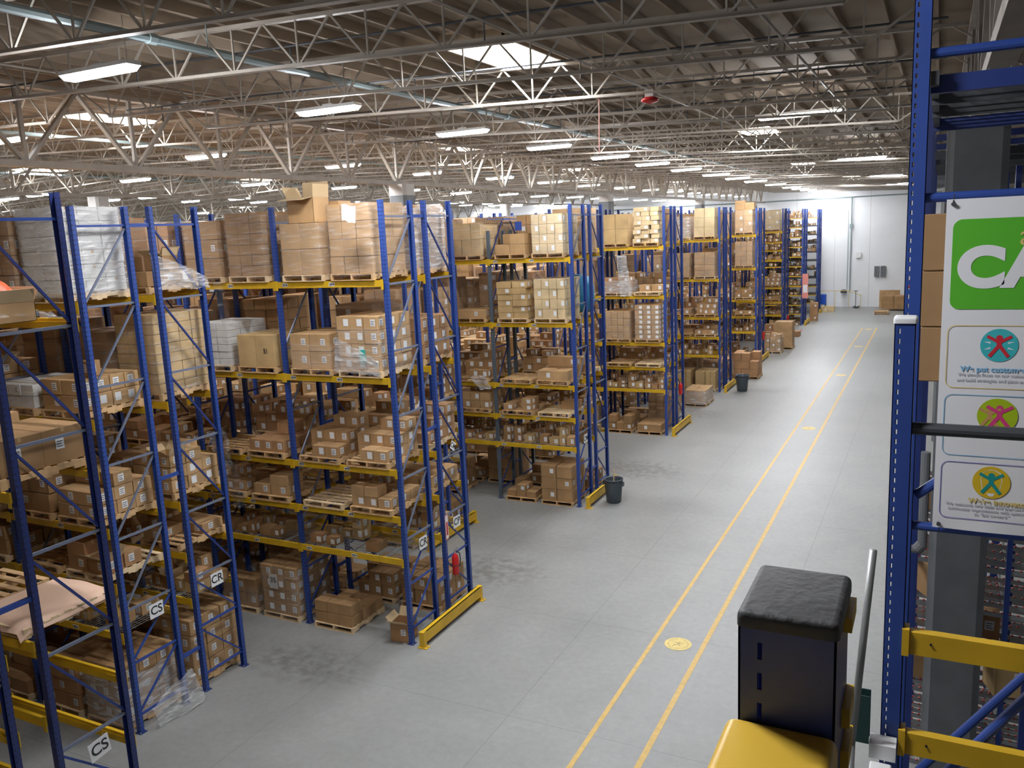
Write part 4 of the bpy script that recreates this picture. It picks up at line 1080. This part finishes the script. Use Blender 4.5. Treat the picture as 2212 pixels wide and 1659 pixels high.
for j in range(ny_ + 1):
    for i in range(nx_ + 1):
        u, v = i / nx_, j / ny_; x = cx - .56 + 1.14 * u; y = cy - .66 + 1.30 * v
        zz = z + .02 + .012 * math.sin(9 * u + 4 * v) - (.10 if i == nx_ else 0) - (.07 if j in (0,) else 0)
        if i == nx_: x -= 0.05
        b.v.append((x, y, zz))
for j in range(ny_):
    for i in range(nx_): k = j * (nx_ + 1) + i; b.f.append((k, k + 1, k + nx_ + 2, k + nx_ + 1)); b.mi.append(0); b.uv += [(0, 0)] * 4
tag(b.build('cardboard_sheet', smooth=True), 'large bare pinkish cardboard slip sheet covering a pallet in the nearest rack', 'cardboard sheet')
cx, cy = slot(4, 1, 0, 1)
b = MB('blue_tarp'); b.lathe([(0, 0), (.45, .02), (.52, .3), (.50, .8), (.40, 1.05), (.15, 1.15), (0, 1.16)], 14, (cx + .05, cy, lz(4, 4) + .14))
BOX_REMOVE = None
tag(b.build('bulk_bag', smooth=True), 'teal-blue wrapped bulk bag at the rack end beside the neat buff cartons', 'bag')
cx, cy = slot(2, 0, 0, 1)
b = MB('teal_paper'); b.box(cx + .05, cy - .612, lz(2, 4) + .30, cx + .19, cy - .607, lz(2, 4) + .56); tag(b.build('paper_tag'), 'teal paper tag on the front of the white-labelled fourth-shelf load', 'tag')
b = MB('blue'); cx, cy = slot(4, 0, 0, 0); b.box(cx + .1, cy - .35, lz(4, 5) + .82, cx + .32, cy - .345, lz(4, 5) + 1.08); tag(b.build('paper_tag'), 'bright blue paper square above the tan cartons on the CM rack top shelf', 'tag')

# ------------------------------------------------------------------ waste bins
def waste_bin(x, y, lab, stick=False, s=1.0):
    o = empty('waste_bin', (x, y, 0), lab, 'waste bin')
    b = MB('bin_grey'); b.lathe([(0, .0), (.20, 0), (.215, .02), (.265, .60), (.27, .66), (.285, .66), (.29, .70), (.275, .71), (.26, .66), (.21, .03), (0, .03)], 32); b.build('bin_body', o, smooth=True)
    for sx in (-1, 1):
        h = MB('bin_grey'); h.box(sx * .27 - .03, -.06, .56, sx * .27 + .03, .06, .62); h.box(sx * .30 - .01, -.06, .50, sx * .30 + .01, .06, .62); h.build('handle', o)
    o.scale = (s, s, s)
    if stick:
        t_ = MB('wood_pale'); t_.bar((x - .02, y + .05, .1), (x + .04, y - .04, 1.02), .06, .02); tag(t_.build('wood_stick'), 'pale wooden stick poking out of the first waste bin', 'stick')
waste_bin(-8.62, 23.42, 'round grey plastic waste bin with a wooden stick beside the CM rack end', True, 1.05)
waste_bin(-8.45, 41.7, 'round grey plastic waste bin farther down the aisle beside the ninth rack', False, 1.15)

# ------------------------------------------------------------------ back-wall things
b = MB('bin_blue'); b.box(-.45, -.3, .35, .45, .3, 1.25); o = empty('blue_tote', (-9.6, 83.0, 0), 'bright blue tote bin standing by the back wall past the racks', 'bin')
b.build('tote_body', o); b = MB('dark_steel')
for sx in (-.4, .4):
    for sy in (-.25, .25): b.tube((sx, sy, 0), (sx, sy, .36), .03)
b.build('stand', o)
o = empty('handrail', (-8.4, 83.2, 0), 'thin yellow handrail against the white back wall beside the blue tote', 'railing')
b = MB('mark_yellow'); b.tube((-1.5, 0, 1.55), (1.2, 0, 1.55), .03); b.tube((1.2, 0, 1.55), (2.3, 0, 1.1), .03)
b.build('top_rail', o)
for x in (-1.4, 0, 1.2, 2.2): b = MB('mark_yellow'); b.tube((x, 0, 0), (x, 0, 1.5 if x < 2 else 1.1), .025); b.build('rail_post', o)
o = empty('wall_conduit', (-7.2, 83.84, 5.0), 'long grey conduit with a box running down the white back wall', 'conduit')
b = MB('pipe'); b.tube((0, 0, -3.6), (0, 0, 5.0), .05); b.tube((-.25, 0, -3.4), (-.25, 0, 3.8), .025); b.build('conduit_pipe', o)
b = MB('pipe'); b.box(-.12, -.15, 2.2, .12, 0, 2.6); b.build('junction_box', o)
b = MB('dark_steel'); b.lathe([(0, 0), (.3, .05), (.25, .3), (0, .35)], 12, (-.5, -.2, -3.7)); b.build('cone_horn', o)
for x, lab in ((-4.95, 'dark panel box on the back wall, nearer the conduit'), (-4.40, 'dark panel box on the back wall, nearer the fire extinguisher')):
    b = MB('column_dark'); b.box(x - .2, 83.75, 2.75, x + .2, 83.98, 3.7); tag(b.build('control_box'), lab, 'control box')
b = MB('white_label'); b.box(-6.75, 83.8, 4.5, -6.3, 83.98, 5.0); tag(b.build('alarm_box'), 'white box on the back wall above the two dark panels', 'wall box')
extinguisher(-2.1, 83.8, 1.7, 'pinkish-red extinguisher cabinet on the far back wall above stacked cartons').scale = (2.2, 2.2, 1.6)
b = MB('card3'); b.box(-4.6, 82.8, 0.0, -2.9, 82.84, 1.6); o = tag(b.build('cardboard_sheet'), 'tan cardboard sheet leaning upright at the back wall', 'cardboard sheet')
o = empty('pallet_jack', (-6.55, 82.6, 0), 'dark hand pallet jack standing against the back wall', 'pallet jack')
b = MB('dark_steel'); b.box(-.25, -.1, .05, -.08, 1.0, .14); b.box(.08, -.1, .05, .25, 1.0, .14); b.build('fork', o)
b = MB('dark_steel'); b.tube((0, -.2, .1), (0, -.35, 1.6), .03); b.tube((-.2, -.35, 1.6), (.2, -.35, 1.6), .03); b.build('tow_handle', o)
b = MB('rubber'); b.tube((-.1, -.2, .1), (.1, -.2, .1), .1, n=16); b.build('steer_wheel', o)
o = empty('rack_sign', (-9.15, 68.85, 3.1), 'red and white vertical sign on the fifteenth rack end', 'sign')
b = MB('pink_board'); b.box(-.22, 0, -.95, .22, .03, .95); b.build('sign_board', o); b = MB('white_label'); b.box(-.16, -.01, -.5, .16, 0, .1); b.build('sign_face', o)
# hanging strip with red pull cord, alarm bell, cable coil in the ceiling
o = empty('pull_cord', (-5.2, 13.85, 9.55), 'long red and white cord hanging from a ceiling joist', 'cord'); b = MB('pink_board'); b.tube((0, 0, 0), (0.02, 0, 0.92), .009, n=6); b.build('cord', o)
o = empty('alarm_bell', (-4.3, 13.85, 10.27), 'red round alarm bell hanging under a lit ceiling joist', 'alarm bell')
b = MB('red'); b.lathe([(0, -.02), (.06, 0), (.13, .02), (.15, .06), (.10, .09), (0, .10)], 20); b.build('bell_dome', o, smooth=True); b = MB('white_label'); b.box(-.07, -.05, .10, .07, .05, .2); b.build('mount_box', o)

# ------------------------------------------------------------------ right-hand rack beside the camera
def slotted_post(name_root, cx, y0, wd, dp, z0, z1, matf, slot_w, slot_h, pitch, slot_x, root, side_slots=False, two=False):
    """channel post with real slots cut through its front (−Y) and, if asked, its left (−X) face"""
    t = .004; b = MB(matf)
    # side walls
    b.box(cx + wd / 2 - t, y0, z0, cx + wd / 2, y0 + dp, z1)
    if not side_slots: b.box(cx - wd / 2, y0, z0, cx - wd / 2 + t, y0 + dp, z1)
    else:
        ym = y0 + dp * .5
        b.box(cx - wd / 2, y0, z0, cx - wd / 2 + t, ym - slot_w / 2, z1); b.box(cx - wd / 2, ym + slot_w / 2, z0, cx - wd / 2 + t, y0 + dp, z1)
        z = z1
        while z > z0 + pitch:
            b.box(cx - wd / 2, ym - slot_w / 2, z - (pitch - slot_h), cx - wd / 2 + t, ym + slot_w / 2, z); z -= pitch
        b.box(cx - wd / 2, ym - slot_w / 2, z0, cx - wd / 2 + t, ym + slot_w / 2, z)
    if slot_x is None: b.box(cx - wd / 2, y0, z0, cx + wd / 2, y0 + t, z1)
    else:
        sx = cx + slot_x
        b.box(cx - wd / 2, y0, z0, sx - slot_w / 2, y0 + t, z1); b.box(sx + slot_w / 2, y0, z0, cx + wd / 2, y0 + t, z1)
        z = z1
        while z > max(z0, z1 - 6) + pitch:
            b.box(sx - slot_w / 2, y0, z - (pitch - slot_h), sx + slot_w / 2, y0 + t, z); z -= pitch
        b.box(sx - slot_w / 2, y0, z0, sx + slot_w / 2, y0 + t, z)
    b.box(cx - wd / 2, y0 + dp - t, z0, cx - wd / 2 + wd * .2, y0 + dp, z1); b.box(cx + wd / 2 - wd * .2, y0 + dp - t, z0, cx + wd / 2, y0 + dp, z1)
    return b.build('post', root)
# nearest padded post
root = empty('padded_post', (0, 0, 0), 'thick navy slotted steel post with a black padded cap close to the camera', 'post')
slotted_post('p', -.219, 1.475, .172, .225, 0, 7.57, 'blue_post', .009, .034, .0605, -.047, root)
b = MB('rubber'); r = .012
def rbox(b, x0, y0, z0, x1, y1, z1, r, mat=None):
    """box with rounded vertical edges and a rounded top rim"""
    def ring(ins, z):
        out = []
        for (qx, qy, a0) in ((x1 - r, y1 - r, 0), (x0 + r, y1 - r, 90), (x0 + r, y0 + r, 180), (x1 - r, y0 + r, 270)):
            for k in range(5):
                t = math.radians(a0 + 22.5 * k); rr = max(r - ins, 0.0005); out.append((qx + rr * math.cos(t), qy + rr * math.sin(t), z))
        return out
    rings = [ring(0, z0)] + [ring(r * (1 - math.cos(math.radians(a))), z1 - r + r * math.sin(math.radians(a))) for a in (0, 22, 45, 67, 88)]
    n = 20; k0 = len(b.v); mi = b.m(mat) if mat else 0
    for rg in rings: b.v += rg
    for q in range(len(rings) - 1):
        for i in range(n):
            j = (i + 1) % n; b.f.append((k0 + q * n + i, k0 + q * n + j, k0 + (q + 1) * n + j, k0 + (q + 1) * n + i)); b.mi.append(mi); b.uv += [(0, 0)] * 4
    q = len(rings) - 1; b.f.append(tuple(k0 + q * n + i for i in range(n))); b.mi.append(mi); b.uv += [(0, 0)] * n
rbox(b, -.308, 1.468, 7.572, -.128, 1.712, 7.603, .014); b.build('padded_cap', root, smooth=True)
b = MB('yellow'); b.box(-.133, 1.60, 7.53, -.118, 1.70, 7.56); b.build('beam_connector', root)
for z in (7.33, 7.24): b = MB('yellow'); b.box(-.133, 1.60, z, -.118, 1.70, z + .04); b.build('beam_connector', root)
o = empty('post_protector', (0, 0, 0), 'glossy yellow plastic cover below the black-capped post at the picture bottom', 'guard')
b = MB('yellow_cover'); rbox(b, -.325, 1.17, 6.2, -.125, 1.473, 7.39, .02); b.build('cover_shell', o, smooth=True)
b = MB('galv'); b.tube((-.22, 1.3, 0), (-.22, 1.3, 6.25), .05); b.build('support_tube', o)

root = empty('flow_rack', (0, 0, 0), 'tall blue end rack with yellow beams and roller lanes beside the banner', 'rack')
# capped (lower) post at y 4 and tall post at y 5
cp = slotted_post('p', -.115, 4.0, .085, .085, 0, 7.84, 'blue', .009, .022, .045, -.022, root); cp.name = 'short_post'
b = MB('plastic_white'); rbox(b, -.163, 3.995, 7.84, -.066, 4.095, 7.868, .012); b.build('post_cap', cp, smooth=True)
tp = slotted_post('p', -.115, 5.07, .085, .10, 0, 10.2, 'blue', .010, .024, .05, -.022, root); tp.name = 'tall_post'
def btube(a, c, r, mm, nm='brace'): q = MB(mm); q.tube(a, c, r, n=12); q.build(nm, root, smooth=False)
# short frame at y=4
btube((-.08, 4.05, 7.365), (1.1, 4.05, 7.365), .028, 'dark_steel')
btube((-.08, 4.05, 6.60), (1.0, 4.05, 7.3), .022, 'blue_dark') if False else None
for z in (6.36, 5.85): q = MB('yellow'); q.box(-.072, 4.0, z - .055, 2.4, 4.05, z + .055); q.box(-.08, 3.985, z - .06, -.05, 4.06, z + .07); q.tube((.04, 3.992, z + .01), (.04, 4.0, z + .01), .005, mat='hole'); q.build('beam', root)
btube((-.02, 4.10, 5.45), (.75, 4.10, 6.62), .022, 'blue')
# tall frame at y=5.07
for z, mm in ((9.12, 'blue'), (8.385, 'blue'), (6.545, 'blue'), (4.6, 'blue')): btube((-.08, 5.12, z), (1.1, 5.12, z), .026, mm)
btube((-.06, 5.14, 6.72), (.5, 5.14, 7.2), .028, 'blue'); btube((-.05, 5.13, 4.9), (1.0, 5.13, 6.4), .024, 'blue')
for yy in (7.8, 10.5, 13.2, 15.9, 18.6):
    for x0 in (-.115, 1.1):
        q = MB('blue_dark' if yy > 5 else 'blue'); q.box(x0 - .042, yy, 0, x0 + .042, yy + .08, 9.3); q.build('post', root)
q = MB('blue_dark', 'dark_steel')
for y, mm in ((5.2, 'blue_dark'), (5.75, 'dark_steel'), (6.5, 'dark_steel'), (7.6, 'blue_dark')): q.box(-.07, y, 8.93, 2.6, y + .05, 9.02, mm)
q.box(-.07, 5.1, 8.96, -.03, 7.8, 9.03, 'dark_steel'); q.box(1.06, 5.1, 8.96, 1.12, 7.8, 9.03, 'dark_steel'); q.build('shelf_frame', root)
q = MB('galv')
for j in range(28): q.box(-.03, 5.27 + j * .085, 9.022, 2.4, 5.275 + j * .085, 9.03)
for j in range(24): q.box(.0 + j * .1, 5.25, 9.03, .006 + j * .1, 7.65, 9.036)
q.build('wire_deck', root)
for z in (9.45, 9.0):
    for y in (12.0, 13.4, 15.2, 17.3, 19.8, 22.6, 26.0):
        q = MB('blue_dark' if z > 9.2 else 'dark_steel'); q.box(-.1, y, z - .05, 2.6, y + .05, z + .05); q.build('shelf_beam', root)
# lower roller lanes, beyond the near column
def lane_mesh():
    q = MB('galv', 'wheel_red')
    q.box(0, -.014, -.05, 2.2, -.010, .005); q.box(0, .010, -.05, 2.2, .014, .005)
    for j in range(24): q.tube((.05 + j * .09, -.012, .0), (.05 + j * .09, .012, .0), .021, n=8, mat='wheel_red')
    return q.mesh('roller_lane')
LNM = lane_mesh()
LZ = (4.35, 3.85, 3.25, 2.7, 2.1, 1.5, 0.9)
for z in LZ:
    for j in range(9):
        o = link('roller_lane', LNM, root, (-.13, 11.70 + j * .30, z)); o.rotation_euler = (0, .04, 0)
    q = MB('galv'); q.box(-.16, 11.65, z - .13, -.14, 14.3, z + .02); q.box(.95, 11.65, z - .15, .98, 14.3, z - .09); q.box(1.95, 11.65, z - .18, 1.98, 14.3, z - .13); q.build('lane_support', root)
for yy in (11.62, 14.3):
    for x0 in (-.17, .95, 2.0): q = MB('blue'); q.box(x0 - .03, yy, 0, x0 + .03, yy + .06, 4.6); q.build('lane_upright', root)
q = MB('blue', 'white_label')
q.box(-.25, 11.5, 0, -.17, 11.6, 6.6)
for z in (4.35, 4.1, 3.85, 3.5, 3.2, 2.5, 2.2, 1.9): q.box(-.25, 11.495, z - .07, -.17, 11.5, z + .07, 'white_label')
q.build('label_strip', root)
for k, (x, y, z, w_, d, h, ti, rz_, pl_) in enumerate(((-.02, 11.85, 2.16, .42, .4, .52, 1, .2, 'on the roller lane below the upper yellow beam'), (.12, 11.9, 3.28, .30, .3, .46, 0, .5, 'leaning beside the grey column above the rollers'), (1.0, 11.8, 2.12, .4, .4, .5, 4, .3, 'at the picture edge above the lower yellow beam'), (.72, 12.2, 2.7, .4, .4, .35, 5, .0, 'behind the column on the roller lanes'), (.0, 12.3, 4.38, .4, .4, .3, 3, .1, 'on the top roller lane behind the banner foot'), (.3, 12.2, 1.54, .5, .4, .35, 3, 0, 'on the lowest lit roller lane'), (1.2, 12.2, 4.38, .5, .4, .4, 0, 0, 'on the top roller lane at the picture edge'))):
    carton_object(dict(c=(x, y, z), s=(w_, d, h), tint=ti, open=False, rz=rz_, place=pl_, lb='f', lab='', score=800))
o = empty('drain_pipe', (0, 0, 0), 'grey pipe with an elbow running behind the banner edge', 'pipe')
b = MB('column_dark'); b.tube((-.02, 5.9, 6.14), (-.02, 5.9, 6.78), .030, n=12); b.build('vertical_run', o); b = MB('column_dark'); b.tube((-.14, 5.9, 6.11), (-.03, 5.9, 6.11), .026, n=12); b.tube((-.05, 5.9, 6.11), (-.02, 5.9, 6.15), .036, n=12); b.build('elbow', o)
o = empty('post_bracket', (0, 0, 0), 'white steel bracket at the foot of the light-holed blue post', 'bracket')
b = MB('plastic_white'); b.box(-.20, 3.90, 5.80, -.085, 3.99, 5.875); b.build('bracket_plate', o); b = MB('plastic_white'); rbox(b, -.195, 3.80, 5.2, -.10, 3.90, 5.79, .01); b.build('bracket_foot', o)
o = empty('steel_channel', (0, 0, 0), 'short dark green steel channel left of the light-holed blue post', 'channel')
b = MB('green_steel'); b.box(-.262, 3.88, 5.88, -.255, 3.95, 6.12); b.box(-.262, 3.88, 5.88, -.20, 3.885, 6.12); b.box(-.262, 3.945, 5.88, -.20, 3.95, 6.12); b.build('channel_body', o); b = MB('galv'); b.tube((-.29, 3.9, 6.0), (-.26, 3.9, 6.0), .012); b.build('bolt', o)
b = MB('galv'); b.tube((-.160, 3.0, 7.17), (-.212, 3.0, 6.42), .013, n=14); b.tube((-.212, 3.0, 6.42), (-.30, 3.0, 0), .013, n=14); tag(b.build('guard_pole', smooth=True), 'slim pale grey pole leaning beside the short blue post', 'pole')

# ------------------------------------------------------------------ banner
ban = empty('banner', (0.03, 5.05, 8.37), 'white vinyl banner with a green panel and round figure badges tied to blue bars', 'banner')
# local frame: x right, z down from top edge; 1 px ~ 5.07 m scale
BH = 1.80; BWD = 0.98
b = MB('banner_white'); nx_, nz_ = 24, 40
for j in range(nz_ + 1):
    for i in range(nx_ + 1):
        u, v = i / nx_, j / nz_
        b.v.append((BWD * u, .0012 * math.sin(9 * u + 5 * v) * (1 - abs(2 * v - 1)) + (.008 * math.sin(14 * u + 20 * v) * max(0, v - .965) * 14), -BH * v))
for j in range(nz_):
    for i in range(nx_): k = j * (nx_ + 1) + i; b.f.append((k, k + 1, k + nx_ + 2, k + nx_ + 1)); b.mi.append(0); b.uv += [(0, 0)] * 4
b.build('vinyl_sheet', ban, smooth=True)
def flat(nm, mm, pts, y=-.003):
    q = MB(mm); q.quad([(x, y, z) for x, z in pts]); return q.build(nm, ban)
def rrect(x0, z0, x1, z1, r):
    P = []
    for qx, qz, a0 in ((x1 - r, z1 - r, 0), (x0 + r, z1 - r, 90), (x0 + r, z0 + r, 180), (x1 - r, z0 + r, 270)):
        for k in range(7): t = math.radians(a0 + 15 * k); P.append((qx + r * math.cos(t), qz + r * math.sin(t)))
    return P
def frame(nm, mm, x0, z0, x1, z1, r, t=.004):
    A, B_ = rrect(x0, z0, x1, z1, r), rrect(x0 + t, z0 + t, x1 - t, z1 - t, r - t); q = MB(mm)
    for i in range(len(A)):
        j = (i + 1) % len(A); q.quad([(A[i][0], -.0035, A[i][1]), (A[j][0], -.0035, A[j][1]), (B_[j][0], -.0035, B_[j][1]), (B_[i][0], -.0035, B_[i][1])])
    q.build(nm, ban)
flat('green_panel', 'banner_green', rrect(.035, -.575, .95, -.105, .045))
TR = (math.pi / 2, 0, 0)
textobj('a', 'lettering', .15, 'banner_goldtext', ban, (.37, -.0046, -.20), TR)
for ch, lx in (('C', .065), ('A', .285), ('R', .56), ('E', .78)): textobj(ch, 'lettering', .28, 'banner_white', ban, (lx, -.0048, -.365), TR, offset=.015, align='LEFT', sx=1.08)
frame('card_outline', 'banner_goldtext', .03, -1.0, .95, -.66, .04); frame('card_outline', 'banner_blueline', .03, -1.375, .95, -1.035, .04); frame('card_outline', 'banner_violetline', .03, -1.735, .95, -1.41, .04)
def disc(nm, mm, cx, cz, r):
    return flat(nm, mm, [(cx + r * math.cos(2 * math.pi * i / 40), cz + r * math.sin(2 * math.pi * i / 40)) for i in range(40)], -.004)
def figure(mm, cx, cz, s, y=-.005, nm='figure_print'):
    q = MB(mm); 
    n = 16; q.quad([(cx + .020 * s * math.cos(2 * math.pi * i / n), y, cz + .048 * s + .020 * s * math.sin(2 * math.pi * i / n)) for i in range(n)])
    for kk, (ax, az, bx, bz, w_) in enumerate(((0, .035, 0, -.015, .030), (-.005, .022, -.07, .06, .020), (.005, .022, .07, .06, .020), (-.004, -.005, -.055, -.075, .022), (.004, -.005, .055, -.075, .022))):
        y -= .0003; d = Vector((bx - ax, 0, bz - az)).normalized(); nrm = Vector((d.z, 0, -d.x)) * w_ * s / 2; A = Vector((cx + ax * s, y, cz + az * s)); B_ = Vector((cx + bx * s, y, cz + bz * s))
        q.quad([A + nrm, A - nrm, B_ - nrm, B_ + nrm])
    q.build(nm, ban)
disc('round_badge', 'banner_teal', .275, -.765, .078 * 1.12); figure('banner_red', .275, -.765, .80)
q = MB('banner_white')
for sx in (-1, 1):
    for dz in (.012, -.015): q.quad([(.275 + sx * .072, -.0046, -.765 + dz * 1.6), (.275 + sx * .04, -.0046, -.765 + dz - .004), (.275 + sx * .04, -.0046, -.765 + dz + .006)])
q.build('arrow_print', ban)
disc('round_badge', 'banner_lime', .285, -1.145, .095); figure('banner_fadedpink', .25, -1.15, .72, -.0045); figure('banner_pink', .295, -1.145, .86)
disc('round_badge', 'banner_gold', .275, -1.515, .090); figure('banner_dteal', .275, -1.515, .80)
q = MB('banner_white')
pp = [(.235, -1.56), (.225, -1.50), (.235, -1.46), (.262, -1.445), (.288, -1.445), (.315, -1.46), (.325, -1.50), (.315, -1.56)]
for (a, c) in zip(pp, pp[1:]): q.obox((a[0], -.0044, a[1]), Vector((0, .0002, 0)), Vector((.0015, 0, .0015)), Vector((c[0] - a[0], 0, c[1] - a[1])))
q.quad([(.255, -.0046, -1.575), (.295, -.0046, -1.575), (.285, -.0046, -1.592), (.265, -.0046, -1.592)]); q.build('bulb_print', ban)
textobj('We put customers first', 'lettering', .042, 'banner_bluetext', ban, (.10, -.0046, -.895), TR, align='LEFT', offset=.0012)
textobj('We always focus on our customers', 'lettering', .024, 'banner_greytext', ban, (.09, -.0046, -.925), TR, align='LEFT')
textobj('and build strategies and plans around them', 'lettering', .024, 'banner_greytext', ban, (.085, -.0046, -.955), TR, align='LEFT')
textobj("We're innovators", 'lettering', .042, 'banner_goldtext', ban, (.17, -.0046, -1.625), TR, align='LEFT', offset=.0012)
textobj('We welcome new ideas and approaches and', 'lettering', .024, 'banner_greytext', ban, (.06, -.0046, -1.65), TR, align='LEFT')
textobj('continuous improvement with openness', 'lettering', .024, 'banner_greytext', ban, (.07, -.0046, -1.675), TR, align='LEFT')
textobj('to "fast forward."', 'lettering', .024, 'banner_greytext', ban, (.20, -.0046, -1.70), TR, align='LEFT')
for z in (-.025, -1.775):
    q = MB('dark_steel'); q.tube((.03, -.02, z), (.03, .0, z), .010, n=12); q.tube((.03, -.01, z + .01), (.035, .03, z + (.05 if z > -1 else -.05)), .003, n=5); q.build('grommet_tie', ban)

print('COUNTS boxes', len(BOX), 'visible', sum(1 for r in BOX if r['score'] > 0), 'pallets', len(po), 'films', len(FILM), 'objs', len(bpy.data.objects), 'score300', order[NIND]['score'])
